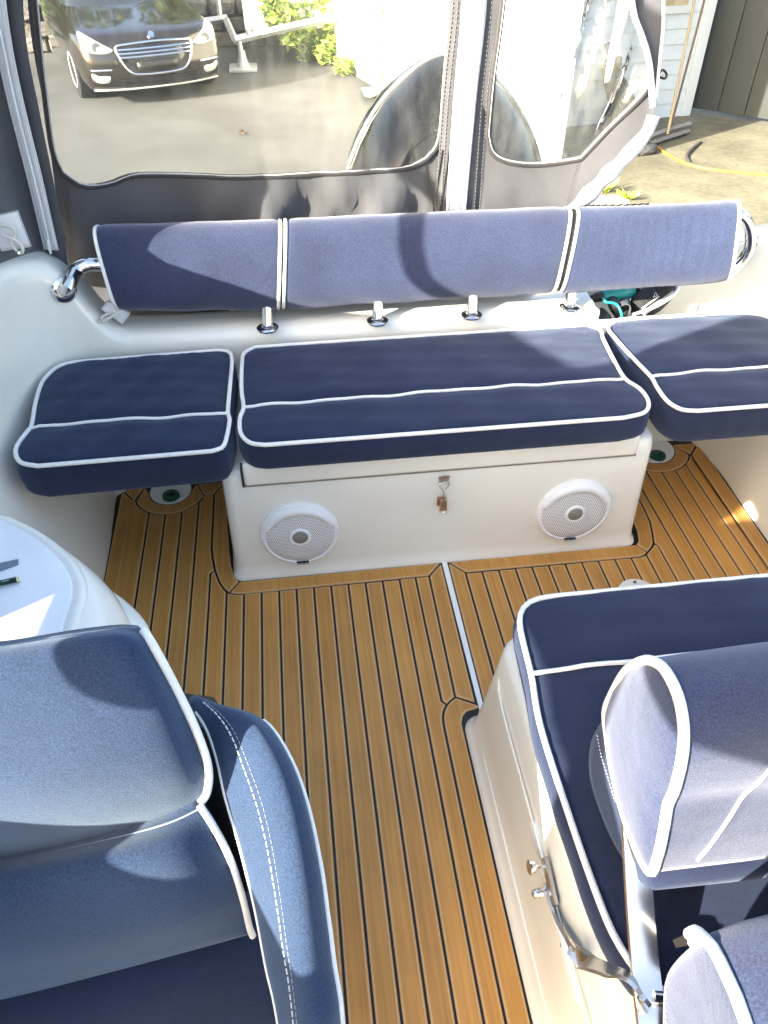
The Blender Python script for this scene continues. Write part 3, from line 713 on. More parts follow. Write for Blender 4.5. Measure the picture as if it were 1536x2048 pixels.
# ------------------------------------------------------------------ seat cushion of the helm seat, bottom right corner
hc = thing('helm_cushion', 'rounded end of a sunlit navy helm seat cushion in the bottom right corner', 'seat cushion')
xe2 = .345
pf2 = [(1330, 2300), (1327, 2120), (1328, 2000), (1333, 1955), (1350, 1925), (1380, 1895), (1408, 1874), (1430, 1895), (1455, 1945), (1480, 2000), (1500, 2060), (1530, 2150), (1560, 2300)]
pr2 = cr([PX(px, py, xe2) for px, py in pf2], 60, True); c2 = pr2.mean(0)
rg = []
for dx_, k in ((-.003, .5), (-.005, .85), (-.002, .97), (0, 1.0), (.012, 1.03), (.04, 1.07), (.1, 1.10), (.25, 1.12), (.4, 1.1), (.45, .9)):
    rg.append([c2 * V(0, 1, 1) + (p - c2) * V(0, k, k) + V(xe2 + dx_, 0, .012 * min(1, max(0, dx_) / .1)) for p in pr2])
loft('cover', rg, NAVYF, hc)
tube('piping', [pr2[i] + V(-.002, 0, 0) for i in range(24, 60)], .0062, WELT, hc, seg=9)
stitches('stitching', [PX(px, py, xe2 - .006) for px, py in ((1331, 2060), (1331, 1990), (1338, 1955), (1360, 1926), (1390, 1898), (1410, 1886))], .0009, THREAD, hc, 26)
tube('piping_tail', [PX(1408, 1876, xe2 - .002), PX(1392, 1862, xe2), PX(1378, 1868, xe2 + .002)], .006, WELT, hc, n=10)
mesh('frayed_tuft', [tuple(PX(px, py, xe2 + .004 + d)) for px, py, d in ((1345, 1880, 0), (1372, 1868, 0), (1380, 1890, 0), (1352, 1896, 0), (1345, 1880, .02), (1372, 1868, .02), (1380, 1890, .02), (1352, 1896, .02))],
     [(0, 1, 2, 3), (4, 7, 6, 5), (0, 4, 5, 1), (1, 5, 6, 2), (2, 6, 7, 3), (3, 7, 4, 0)], RUB, hc, smooth=False)
# dark well under the folding seat
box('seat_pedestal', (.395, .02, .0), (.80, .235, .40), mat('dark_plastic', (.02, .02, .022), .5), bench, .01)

# ================================================================== LEFT HELM SEAT
ls = thing('bucket_chair', 'navy bucket helm seat with padded rolls and a side wing at the lower left', 'helm seat')
def PYs(lst): return [PY(px, py, y) for px, py, y in lst]
# upper roll: rows from the top edge down to the crease, each from outside the frame to the piped edge
up_rows = []
def row(L): return [PY(*q) for q in L]
top_rows = [
    [(-560, 1330, .655), (-250, 1312, .655), (0, 1290, .650), (140, 1268, .648), (240, 1256, .645), (283, 1258, .640)],
    [(-560, 1335, .615), (-250, 1318, .612), (0, 1300, .608), (150, 1282, .608), (250, 1276, .612), (306, 1292, .620)],
    [(-560, 1392, .580), (-250, 1385, .575), (0, 1372, .572), (160, 1360, .574), (290, 1358, .582), (352, 1378, .598)],
    [(-560, 1490, .548), (-250, 1490, .540), (0, 1480, .538), (180, 1470, .540), (325, 1462, .552), (390, 1458, .574)],
    [(-560, 1600, .520), (-250, 1600, .512), (0, 1590, .510), (190, 1570, .514), (345, 1545, .530), (414, 1530, .552)],
    [(-560, 1690, .515), (-250, 1690, .505), (0, 1672, .502), (190, 1640, .506), (335, 1600, .522), (412, 1580, .538)],
    [(-560, 1745, .535), (-250, 1750, .514), (0, 1718, .511), (190, 1676, .513), (330, 1635, .522), (396, 1606, .530)],
]
g = dense([row(r) for r in top_rows], 50, 60)
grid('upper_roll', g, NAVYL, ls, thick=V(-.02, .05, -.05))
low_rows = [
    [(-560, 1745, .535), (-250, 1750, .512), (0, 1716, .509), (190, 1676, .509), (320, 1640, .514), (396, 1606, .525)],
    [(-560, 1780, .50), (-250, 1785, .475), (0, 1755, .468), (190, 1720, .466), (330, 1690, .475), (425, 1650, .505)],
    [(-560, 1850, .47), (-250, 1855, .445), (0, 1830, .436), (190, 1800, .435), (350, 1765, .445), (458, 1715, .480)],
    [(-560, 1940, .455), (-250, 1945, .425), (0, 1915, .416), (200, 1880, .415), (370, 1840, .425), (482, 1790, .455)],
    [(-560, 2010, .46), (-250, 2015, .425), (0, 1975, .418), (200, 1930, .418), (370, 1890, .425), (496, 1850, .440)],
    [(-560, 2050, .475), (-250, 2050, .440), (0, 2000, .435), (200, 1950, .433), (370, 1905, .433), (503, 1868, .435)],
]
g2 = dense([row(r) for r in low_rows], 44, 60)
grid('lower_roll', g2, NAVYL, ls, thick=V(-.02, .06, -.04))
base_rows = [
    [(-560, 2050, .475), (-250, 2050, .445), (0, 1998, .440), (200, 1948, .438), (370, 1903, .438), (545, 1868, .450)],
    [(-560, 2150, .43), (-250, 2150, .405), (0, 2100, .40), (200, 2050, .395), (370, 2000, .395), (560, 1950, .405)],
    [(-560, 2350, .39), (-250, 2350, .37), (0, 2300, .36), (200, 2250, .355), (370, 2180, .355), (585, 2090, .345)],
    [(-560, 2600, .37), (-250, 2600, .35), (0, 2550, .34), (200, 2480, .335), (370, 2400, .335), (610, 2250, .30)],
]
g3 = dense([row(r) for r in base_rows], 30, 40)
grid('back_pad', g3, NAVY, ls, thick=V(0, .10, .0))
tube('upper_piping', np.array([g[i, -1] + V(.002, -.003, .001) for i in range(50)]), .0055, WELT, ls, seg=8)
tube('lower_piping', np.array([g2[i, -1] + V(.002, -.003, 0) for i in range(44)]), .0050, WELT, ls, seg=8)
tube('seam_thread', np.array([g2[1, j] + V(0, -.004, .002) for j in range(60)]), .0012, mat('pale_seam', (.25, .29, .42), .8), ls, seg=5)
# side wing
WI = [(372, 1405, .665), (405, 1460, .615), (425, 1530, .575), (440, 1610, .535), (470, 1715, .480), (500, 1835, .420), (522, 1945, .365), (548, 2060, .310), (575, 2300, .215)]
WO = [(398, 1388, .680), (480, 1426, .615), (532, 1510, .545), (566, 1612, .484), (588, 1745, .418), (602, 1870, .362), (613, 1980, .314), (625, 2090, .266), (650, 2300, .186)]
wi = cr([PY(*q) for q in WI], 50); wo_ = cr([PY(*q) for q in WO], 50)
rings = []
for i in range(50):
    I, O = wi[i], wo_[i]; t = wi[min(i + 1, 49)] - wi[max(i - 1, 0)] + wo_[min(i + 1, 49)] - wo_[max(i - 1, 0)]; t /= np.linalg.norm(t)
    s = O - I; wd = np.linalg.norm(s); s /= wd; nn = np.cross(s, t); nn /= np.linalg.norm(nn)
    if nn[2] < 0: nn = -nn
    c = (I + O) / 2; r = []
    for j in range(36):
        a = 2 * math.pi * j / 36; ca, sa = math.cos(a), math.sin(a)
        r.append(c + s * math.copysign(abs(ca) ** .7, ca) * wd / 2 + nn * (math.copysign(abs(sa) ** .85, sa) * (.020 if sa > 0 else .042) - .016))
    rings.append(r)
wrings = rings; loft('side_wing', rings, NAVYL, ls)
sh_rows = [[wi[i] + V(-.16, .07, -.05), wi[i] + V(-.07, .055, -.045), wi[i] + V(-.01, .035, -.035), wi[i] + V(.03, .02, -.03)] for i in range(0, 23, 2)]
grid('wing_gap_shade', sh_rows, BLACKZIP, ls, thick=V(.0, .02, -.02))  # black sheet fills the gap beside the wing, shade put into its colour
def wing(f, up): 
    o = []
    for i in range(2, 50):
        I, O = wi[i], wo_[i]; t = wi[min(i + 1, 49)] - wi[max(i - 1, 0)]; s = O - I; nn = np.cross(s, t); nn /= np.linalg.norm(nn)
        if nn[2] < 0: nn = -nn
        ca = 2 * f - 1; ca = min(1, max(-1, ca)); a = math.acos(math.copysign(abs(ca) ** (1 / .7), ca)); o.append(I + s * f + nn * (.020 * abs(math.sin(a)) ** .85 - .016 + up))
    return o
tube('inner_welt', np.array(wing(.13, .000)), .0022, WELT, ls, seg=6)
tube('outer_piping', np.array([wrings[i][31] for i in range(8, 50)]), .0048, WELT, ls, seg=7)
stitches('stitching', wing(.64, .0006), .0010, THREAD, ls, 62, gap=.3)
stitches('stitching', wing(.72, .0004), .0006, mat('grey_thread', (.3, .32, .38), .8), ls, 80, gap=.3)

# ================================================================== LEFT CONSOLE
cs = thing('side_console', 'glossy white moulded console top with a stepped rim at the left edge', 'console')
ci = [PZ(px, py, .5)[:2] for px, py in ((0, 1036), (55, 1064), (98, 1096), (128, 1128), (143, 1162), (142, 1192), (134, 1216), (115, 1280), (90, 1345))]
ci = cr(ci, 40)
def console_ring(d, z, ext=0):
    o = []
    for i in range(40):
        t = ci[min(i + 1, 39)] - ci[max(i - 1, 0)]; t /= np.linalg.norm(t); nn = V(-t[1], t[0])
        o.append(V(ci[i][0] + nn[0] * d, ci[i][1] + nn[1] * d, z))
    return o + [V(o[-1][0], .55, z), V(-.69, .55, z), V(-.69, o[0][1] + .05, z)]
W_ = lambda d, z: console_ring(d, z)
loft('top', [W_(-.004, .488), W_(0, .490), W_(.0, .4975), W_(-.003, .500)], mat('white_top', (.80, .81, .83), .18, coat=.3), cs, auto=40)
loft('rim', [W_(.020, .40), W_(.022, .482), W_(.019, .489), W_(.006, .4935), W_(-.002, .489)], GEL, cs, auto=60)
sk = [W_(.018, .484), W_(.030, .466), W_(.040, .440), W_(.046, .41), W_(.047, .36), W_(.062, .352), W_(.066, .344), W_(.066, .02)]
# the skirt widens towards the near end
for kk, r in enumerate(sk):
    for i in range(43):
        f = min(1, max(0, (i - 12) / 26)); sk[kk][i] = r[i] + V(.10 * f * (kk / 7) ** .7, 0, 0)
loft('skirt', sk, GEL, cs, auto=60)
pe_ = thing('pencil', 'dark green hexagonal pencil with a pale end lying on the white console', 'pencil')
p0 = PZ(-70, 1182, .507); p1 = PZ(34, 1159, .507)
tube('barrel', [p0, p1], .0052, mat('green_lacquer', (.01, .04, .03), .3), pe_, n=6, seg=6)
tube('end_cap', [p1, p1 + (p1 - p0) * .06], .0054, mat('cream_lacquer', (.75, .72, .45), .4), pe_, n=3, seg=6)
dpe = (p1 - p0) / np.linalg.norm(p1 - p0)
for f, wd in ((.80, .011),):
    c = p0 + (p1 - p0) * f + V(0, -.0022, .0050); 
    tube('emblem', [c + dpe * wd * .5 * math.cos(a) + V(0, -.6, .5) * .0022 * math.sin(a) for a in np.linspace(0, 2 * math.pi, 20, endpoint=False)], .00045, PLAST, pe_, closed=True, seg=5)
    for k in (-.3, -.1, .1, .3): tube('emblem_mark', [c + dpe * wd * k + V(0, -.6, .5) * .0012, c + dpe * wd * k - V(0, -.6, .5) * .0012], .0004, PLAST, pe_, n=3, seg=5)
tube('stripe', [p0 + (p1 - p0) * .45 + V(0, -.002, .0052), p0 + (p1 - p0) * .66 + V(0, -.002, .0052)], .0011, PLAST, pe_, n=4, seg=5)
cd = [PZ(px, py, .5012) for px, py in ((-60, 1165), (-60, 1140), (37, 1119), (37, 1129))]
cdo = mesh('flat_strip', [tuple(p) for p in cd] + [tuple(p + V(0, 0, .0015)) for p in cd], [(0, 1, 2, 3), (4, 7, 6, 5), (0, 4, 5, 1), (1, 5, 6, 2), (2, 6, 7, 3), (3, 7, 4, 0)], mat('blue_grey_flat', (.16, .20, .27), .4), None, smooth=False)  # thin flat blue grey strip on the console top
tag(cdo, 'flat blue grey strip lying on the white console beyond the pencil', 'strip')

# ================================================================== THINGS IN THE STORAGE POCKET
dr = thing('cordless_drill', 'teal and black cordless drill lying in the storage pocket', 'drill')
TEAL = mat('teal_plastic', (.02, .30, .30), .4); BLK = mat('black_plastic', (.015, .015, .017), .45)
dz_ = .455
def pk(px, py, z=dz_): return PZ(px, py, z)
tube('motor_housing', [pk(1200, 592), pk(1222, 588), pk(1250, 583), pk(1262, 580)], [.014, .024, .026, .022], TEAL, dr, n=20, seg=16)
tube('gear_case', [pk(1262, 580), pk(1268, 578), pk(1274, 577)], [.024, .023, .016], BLK, dr, n=10, seg=16)
tube('chuck', [pk(1180, 597), pk(1190, 595), pk(1202, 592)], [.009, .015, .016], BLK, dr, n=10, seg=14)
tube('handle', [pk(1222, 592, .45), pk(1228, 612, .44), pk(1240, 628, .42), pk(1246, 645, .40)], [.017, .016, .017, .020], BLK, dr, n=16, seg=14, flat=.8)
tube('handle_trim', [pk(1206, 596, .47), pk(1212, 604, .465), pk(1226, 606, .462), pk(1236, 612, .455), pk(1243, 628, .44), pk(1243, 642, .43)], .004, TEAL, dr, n=24, seg=8)
tube('battery', [pk(1205, 640, .40), pk(1215, 632, .41)], .032, BLK, dr, n=4, seg=16)
pp_ = thing('plastic_pipe', 'short dark grey plastic pipe end in the storage pocket', 'pipe')
c = pk(1250, 612, .44)
ax = np.array(pk(1252, 632, .45) - c); ax /= np.linalg.norm(ax)
lathe('pipe', [(.016, -.03), (.016, .028), (.0135, .028), (.013, -.02)], c, ax, mat('grey_pvc', (.10, .10, .11), .4), pp_, 24)
sho = thing('shoe', 'black lace up trainer tipped on its side in the storage pocket', 'shoe')
s0 = pk(1270, 622, .42); s1 = pk(1340, 572, .45); u = (s1 - s0); Ls = np.linalg.norm(u); u /= Ls
wv_ = V(.45, .75, .3); wv_ -= u * (wv_ @ u); wv_ /= np.linalg.norm(wv_); nv_ = np.cross(u, wv_)
if nv_[1] > 0: nv_ = -nv_
rs = []
for f, hw, hh in ((0, .012, .012), (.05, .030, .026), (.2, .042, .036), (.45, .044, .042), (.7, .040, .044), (.9, .034, .040), (1, .022, .026)):
    rs.append([s0 + u * Ls * f + wv_ * hw * math.cos(a) + nv_ * hh * math.sin(a) for a in np.linspace(0, 2 * math.pi, 24, endpoint=False)])
loft('upper', rs, mat('black_mesh_fabric', (.02, .02, .022), .8, noise=(300, .4), bump=(400, .6, .002)), sho)
tube('sole', [s0 + u * Ls * f - wv_ * .030 + nv_ * .026 for f in np.linspace(-.06, .75, 10)], .007, mat('grey_sole', (.45, .44, .40), .6), sho, seg=8)
tube('sole_edge', [s0 + u * Ls * f - wv_ * .018 + nv_ * .034 for f in np.linspace(-.04, .6, 10)], .003, mat('pale_sole', (.62, .61, .57), .6), sho, seg=8)
for k in range(5):
    f = .38 + .11 * k
    tube('lace', [s0 + u * Ls * (f + .02) + nv_ * .044 + wv_ * .030, s0 + u * Ls * f + nv_ * .050 + wv_ * .012, s0 + u * Ls * (f - .03) + nv_ * .049 - wv_ * .006], .0026, BLK, sho, n=8, seg=6)
tube('logo_patch', [s0 + u * Ls * .28 + nv_ * .040 - wv_ * .012, s0 + u * Ls * .38 + nv_ * .044 - wv_ * .004, s0 + u * Ls * .36 + nv_ * .043 - wv_ * .016], .0014, PLAST, sho, closed=True, seg=5)
tube('heel_tab', [s0 + u * Ls * .93 + nv_ * .036 - wv_ * .012, s0 + u * Ls * .97 + nv_ * .034 - wv_ * .008], .004, PLAST, sho, n=3, seg=6)

# ================================================================== CANVAS ENCLOSURE
YC = 2.10
def fold(x, z):
    a = max(0, min(1, (.835 - z) / .16))
    g_ = .55 + .45 * math.sin(5.3 * x + 1.1)
    return 1.7 * a * g_ * (.016 * math.sin(19 * x + 9 * z) + .012 * math.sin(41 * x - 19 * z + 1) + .006 * math.sin(86 * x + 31 * z)) + .004 * math.sin(9 * x + 5 * z)
def sides(loop_sides, n):
    return np.vstack([cr(s, n) if len(s) > 2 else resample(s, n) for s in loop_sides])
def canvas_panel(t, outer, inner, n, m_, mv, yf=None, amp=1.0, win='window', vin=VINYL):
    """outer / inner: four sides each, lists of 3-D points"""
    O = sides(outer, n); I = sides(inner, n); k = len(O)
    def dsp(p):
        p = p.copy(); p[1] += amp * fold(p[0], p[2]); return p
    rings = [[dsp(O[j] * (1 - f) + I[j] * f) for j in range(k)] for f in np.linspace(0, 1, m_)]
    loft('fabric', rings, CANV, t, cap=False)
    S = [cr(q, 30) if len(q) > 2 else resample(q, 30) for q in inner]   # left (down), bottom, right (up), top (back)
    A, Bt, D, T = S[0], S[1], S[2][::-1], S[3][::-1]
    G_ = np.zeros((30, 30, 3))
    for i in range(30):
        for j in range(30):
            v = i / 29; u = j / 29
            p = (1 - u) * A[i] + u * D[i] + (1 - v) * T[j] + v * Bt[j] - ((1 - u) * (1 - v) * A[0] + u * (1 - v) * D[0] + (1 - u) * v * A[29] + u * v * D[29])
            e = (1 - (2 * u - 1) ** 4) * (1 - (2 * v - 1) ** 4)
            G_[i, j] = dsp(p) + V(0, mv(p) * e, 0)
    grid(win, G_, vin, t)
    hem = np.array([dsp(I[j]) + V(0, -.003, 0) for j in range(k)])
    tube('window_hem', hem, .0075, HEM, t, closed=True, seg=6, flat=.4)
    tube('window_edge', hem + (I.mean(0) - hem) * V(.012, 0, .012) + V(0, -.001, 0), .0022, mat('vinyl_edge', (.55, .55, .52), .3), t, closed=True, seg=5)
    return O, I
cp = thing('canvas_panel', 'charcoal aft canvas panel with a big scratched clear window', 'canvas panel')
c_ = lambda lst, y=YC: [PY(px, py, y) for px, py in lst]
outer = [c_([(38, -320), (48, -120), (60, 60), (92, 240), (118, 430), (140, 600), (160, 690)]), c_([(160, 690), (400, 680), (700, 665), (898, 655)]), c_([(898, 655), (905, 430), (912, 200), (920, 0), (930, -320)]), c_([(930, -320), (500, -300), (38, -320)])]
inner = [c_([(72, -240), (66, -60), (75, 60), (90, 190), (106, 300), (124, 345)]), c_([(124, 345), (165, 371), (215, 368), (262, 352), (320, 350), (500, 353), (690, 343), (810, 337), (855, 318)]), c_([(855, 318), (880, 280), (892, 150), (903, 0), (912, -240)]), c_([(912, -240), (500, -235), (72, -240)])]
canvas_panel(cp, outer, inner, 44, 14, lambda p: .003 * math.sin(14 * p[0]) * math.sin(9 * p[2]))
for px in (868, 882): tube('seam', c_([(px + 16, 300), (px + 4, 380), (px - 8, 470)], YC - .012), .0015, HEM, cp, n=12, seg=5)

# middle zip
zp = thing('zip_strip', 'broad white zip tape running down the middle of the aft canvas', 'zip')
ribbon('backing', c_([(955, -320), (950, 0), (930, 200), (915, 430), (905, 600)], YC - .010), (1, 0, 0), [.118, .118, .118, .116, .11], CANV, zp)
ribbon('tape', c_([(957, -320), (949, 0), (930, 200), (912, 430), (903, 600)], YC - .018), (1, 0, 0), [.060, .060, .058, .055, .052], TAPE, zp)
for dx_, r in ((-19, .0018), (-9, .0012), (9, .0012), (19, .0018)):
    tube('ridge', c_([(957 + dx_, -320), (949 + dx_, 0), (930 + dx_, 200), (912 + dx_ * .9, 430), (903 + dx_ * .9, 600)], YC - .0205), r, mat('grey_ridge', (.55, .56, .58), .6), zp, n=30, seg=5)
tube('zip_teeth', c_([(955, -320), (950, 0), (932, 200), (914, 430), (905, 600)], YC - .021), .0032, TAPE, zp, n=90, seg=6)
for dx_ in (-44, -34, 34, 44):
    stitches('stitching', c_([(955 + dx_, -200), (950 + dx_, 0), (930 + dx_, 200), (914 + dx_, 430)], YC - .0118), .0008, mat('grey_stitch', (.42, .42, .43), .8), zp, 70)

# left zip
zl_ = thing('zip_strip', 'white zip tape slanting down the left edge of the canvas', 'zip')
pathL = [PY(-20, -120, 2.02), PY(2, 60, 2.01), PY(30, 200, 2.0), PY(70, 360, 1.99), PY(103, 500, 1.985)]
ribbon('tape', pathL, (1, -.3, 0), [.040, .040, .040, .040, .036], TAPE, zl_)
for f in (-14, -6, 6, 14):
    tube('ridge', [PY(-20 + f, -120, 2.008), PY(2 + f, 60, 1.998), PY(30 + f, 200, 1.988), PY(70 + f, 360, 1.978), PY(103 + f, 500, 1.973)], .0011, mat('grey_ridge', (.55, .56, .58), .6), zl_, n=30, seg=5)
tube('zip_teeth', [PY(0, 60, 1.998), PY(29, 200, 1.987), PY(69, 360, 1.977), PY(102, 500, 1.972)], .0025, TAPE, zl_, n=60, seg=6)
tube('pull_cord', [PY(95, 480, 1.97), PY(98, 495, 1.965), PY(102, 507, 1.965)], .003, PLAST, zl_, n=8, seg=6)

# unzipped right-hand panel
cq = thing('canvas_panel', 'unzipped right canvas panel hanging open with creased clear window', 'canvas panel')
Y1 = 2.09
outer = [[PY(px, py, y) for px, py, y in ((1000, -320, Y1), (985, 0, Y1), (965, 200, Y1), (945, 430, Y1), (935, 600, Y1))], [PY(px, py, y) for px, py, y in ((935, 600, Y1), (1020, 560, Y1), (1090, 500, Y1), (1125, 440, 2.07))],
         [PY(px, py, y) for px, py, y in ((1125, 440, 2.07), (1185, 372, 2.04), (1250, 305, 2.01), (1300, 245, 1.99), (1312, 205, 1.985), (1318, 120, 2.0), (1325, 40, 2.02), (1325, -100, 2.05), (1320, -320, 2.07))], [PY(px, py, Y1) for px, py in ((1320, -320), (1160, -320), (1000, -320))]]
inner = [[PY(px, py, Y1) for px, py in ((1022, -240), (1005, 0), (985, 160), (975, 270))], [PY(px, py, y) for px, py, y in ((975, 270, Y1), (985, 305, Y1), (1012, 322, Y1), (1060, 328, Y1), (1110, 324, 2.08), (1160, 316, 2.06))],
         [PY(px, py, y) for px, py, y in ((1160, 316, 2.06), (1215, 258, 2.03), (1270, 205, 2.0), (1300, 165, 1.995), (1300, 110, 2.0), (1285, 60, 2.02), (1270, 10, 2.04), (1265, -240, 2.06))], [PY(px, py, Y1) for px, py in ((1265, -240), (1150, -240), (1022, -240))]]
def crease(p):
    s = (p[0] - .53) / .45; a = max(0, min(1, (s - .15) / .5))
    return a * (.020 * math.sin(46 * (p[0] - .28 * p[2])) + .010 * math.sin(101 * (p[0] - .22 * p[2]) + 1))
O, I = canvas_panel(cq, outer, inner, 44, 12, crease, amp=.8, vin=VINYLC)
tp = [PY(px, py, y) for px, py, y in ((1128, 445, 2.055), (1180, 388, 2.03), (1245, 322, 2.0), (1292, 268, 1.98), (1308, 232, 1.975))]
tpd = cr(tp, 40); sd = []
for i in range(40):
    t = tpd[min(i + 1, 39)] - tpd[max(i - 1, 0)]; t /= np.linalg.norm(t); sdd = np.cross(t, V(0, -1, .1)); sd.append(sdd / np.linalg.norm(sdd))
Pt = []
for i in range(40):
    wv = .046 * (1 + .12 * math.sin(i * .7)) * (1 - .35 * (i / 39) ** 3)
    Pt.append([tpd[i] + sd[i] * wv * k + V(0, .004 * math.sin(i * .9) * k, 0) for k in (-.5, -.2, .1, .5)])
grid('zip_tape', Pt, TAPE, cq, thick=V(0, .003, 0))
# exposed zip teeth up the free edge
te = cr([PY(px, py, y) for px, py, y in ((1306, 215, 1.965), (1303, 165, 1.975), (1296, 110, 1.985), (1280, 60, 2.0), (1265, 10, 2.02), (1262, -100, 2.03))], 80)
ribbon('edge_tape', te[::8], (1, -.2, 0), .014, TAPE, cq, n=40)
vs = []
stitches('teeth', [p + V(-.006, -.004, 0) for p in te[::4]], .0040, PLAST, cq, 34, gap=.5, seg=6)
ribbon('edge_piping', [PY(px, py, y) for px, py, y in ((1312, 200, 1.975), (1320, 120, 1.99), (1327, 40, 2.01), (1327, -100, 2.04))], (1, -.2, 0), .006, TAPE, cq, n=30)
st = thing('strap', 'pointed white vinyl strap with an eyelet hanging inside the right window', 'strap')
ribbon('band', [PY(px, py, 2.03) for px, py in ((1262, -60), (1245, 30), (1228, 100), (1214, 165))], (1, 0, .25), [.040, .034, .024, .012], PLAST, st, n=24)
lathe('eyelet', [(.0045, 0), (.0045, .002), (.002, .002)], PY(1227, 118, 2.025), (0, -1, .2), STEELD, st, 14)

# white fastening tabs with elastic loops
def tab(label, pts, y, loop=None):
    t = thing('fastening_tab', label, 'fastening tab', group='canvas fastening tabs')
    q = [PY(px, py, y) for px, py in pts]
    P = [[q[0] * (1 - u) * (1 - v) + q[1] * u * (1 - v) + q[2] * u * v + q[3] * (1 - u) * v + V(0, -.003 * math.sin(math.pi * u) * math.sin(3 * v), 0) for u in np.linspace(0, 1, 8)] for v in np.linspace(0, 1, 8)]
    grid('patch', P, PLAST, t, thick=V(0, .003, 0))
    tube('edge_stitch', [P[0][0] + V(0, -.003, 0), P[0][7] + V(0, -.003, 0), P[7][7] + V(0, -.003, 0), P[7][0] + V(0, -.003, 0)], .0009, mat('dark_thread', (.05, .05, .05), .8), t, closed=True, seg=4)
    if loop: 
        tube('elastic_loop', [PY(px, py, yy) for px, py, yy in loop], .0040, mat('elastic', (.66, .65, .58), .7), t, n=30, seg=8)
        e = loop[len(loop) // 2]
        lathe('hook', [(.005, -.006), (.005, .004), (.003, .006), (.001, .006)], PY(e[0], e[1] - 1, e[2] - .004), (.2, -1, .3), STEELD, t, 12)
    return t
tab('large white tab with elastic loop at the far left gunwale', ((-60, 440), (35, 421), (63, 494), (-50, 512)), 1.86, [(-10, 448, 1.85), (25, 455, 1.845), (30, 470, 1.845), (22, 485, 1.84), (38, 506, 1.835), (46, 500, 1.835), (36, 484, 1.84), (5, 470, 1.845)])
tab('white tab with elastic loop beside the left backrest end', ((216, 600), (262, 626), (245, 650), (200, 618)), 1.935, [(232, 628, 1.925), (215, 638, 1.915), (200, 643, 1.905), (207, 632, 1.915), (222, 626, 1.925)])
tab('white tab on the ledge left of the first post', ((460, 618), (512, 616), (514, 648), (462, 650)), 2.06)
tab('white tab between the second and third posts, nearer the second', ((768, 598), (824, 596), (822, 628), (766, 630)), 2.06, [(785, 606, 2.05), (800, 608, 2.045), (806, 620, 2.04), (796, 624, 2.04), (786, 618, 2.045)])
tab('white tab just left of the third post', ((842, 596), (925, 590), (925, 620), (842, 626)), 2.06, [(868, 604, 2.05), (885, 606, 2.045), (893, 616, 2.04), (880, 621, 2.04), (870, 615, 2.045)])
tab('pale tab right of the third post under the backrest', ((968, 600), (1016, 597), (1016, 612), (968, 616)), 2.07)

# left side curtain, mostly out of view; window outlines shaped to place the sun patches
sc_ = thing('side_curtain', 'dark canvas side curtain with clear windows shaped for the sunlight along the left gunwale', 'curtain')
XC = -.775
def curtain(ys, zlo, zhi, poly, r=.07):
    """poly: window corners (y, z): aft bottom, aft top, forward top, forward bottom, extra points along the bottom"""
    ya, yb = ys
    def pt(y, z):
        k = max(0, (y - 1.3) / .75)
        return V(XC + .165 * k ** 2, y, z)
    pl = []
    n = len(poly)
    for i in range(n):
        a, b, c = V(*poly[i - 1]), V(*poly[i]), V(*poly[(i + 1) % n])
        u = (a - b) / np.linalg.norm(a - b); w_ = (c - b) / np.linalg.norm(c - b)
        for t in np.linspace(0, 1, 7): pl.append((1 - t) ** 2 * (b + u * r) + 2 * t * (1 - t) * b + t * t * (b + w_ * r))
    pl = resample(np.array(pl), 96, True); cen = pl.mean(0)
    O = []
    for p in pl:
        d = p - cen; k = min((yb - cen[0]) / d[0] if d[0] > 1e-6 else (ya - cen[0]) / d[0] if d[0] < -1e-6 else 9e9, (zhi - cen[1]) / d[1] if d[1] > 1e-6 else (zlo - cen[1]) / d[1] if d[1] < -1e-6 else 9e9)
        O.append(cen + d * k)
    # make sure the outer corners are there
    for cy in (ya, yb):
        for cz in (zlo, zhi):
            j = int(np.argmin([np.hypot(o[0] - cy, o[1] - cz) for o in O])); O[j] = V(cy, cz)
    def dsp(q): p = pt(*q); return p + V(.008 * math.sin(23 * q[0] + 11 * q[1]), 0, 0)
    k = 96
    loft('fabric', [[dsp(O[j] * (1 - f) + pl[j] * f) for j in range(k)] for f in np.linspace(0, 1, 9)], CANV, sc_, cap=False)
    loft('window', [[dsp(pl[j] * (1 - f) + cen * f) for j in range(k)] for f in (0, .3, .6, .96)], VINYLS, sc_, cap=False)
curtain((.56, 2.06), .655, 2.0, [(1.73, .875), (1.72, 1.88), (.62, 1.88), (.80, 1.19), (1.18, 1.12), (1.46, .93)], .05)
curtain((-.095, .56), .655, 2.0, [(.42, .765), (.42, 1.04), (.35, 1.02), (.27, .985), (-.07, .985), (-.07, .80), (.05, .785)], .03)
curtain((-.75, -.095), .655, 2.0, [(-.115, 1.09), (-.115, 1.345), (-.66, 1.36), (-.66, .96), (-.36, 1.02)], .03)
for yy in (.70, .80): tube('shadow_stripe_strap', [V(XC, yy, .55), V(XC, yy + .002, .61), V(XC, yy, .69)], .013, TAPE, sc_, n=8, seg=8, flat=.4)  # unseen straps added to cast the shadow stripes on the console
tube('shadow_strap', [V(XC + .01, 1.60, 1.88), V(XC + .01, 1.555, 1.55), V(XC + .01, 1.507, 1.37), V(XC + .01, 1.44, 1.31), V(XC + .01, 1.355, 1.27), V(XC + .01, 1.318, 1.20), V(XC + .01, 1.285, 1.145), V(XC + .01, 1.22, 1.12)], .021, CANV, sc_, n=50, seg=8)  # unseen strap added, bent to cast the curved shadow on the middle backrest
ribbon('corner_flap', [PY(-30, -200, 2.06), PY(-12, 60, 2.05), PY(20, 220, 2.04), PY(60, 400, 2.03), PY(92, 560, 2.01)], (1, -.35, 0), [.16, .15, .15, .15, .14], CANV, sc_)

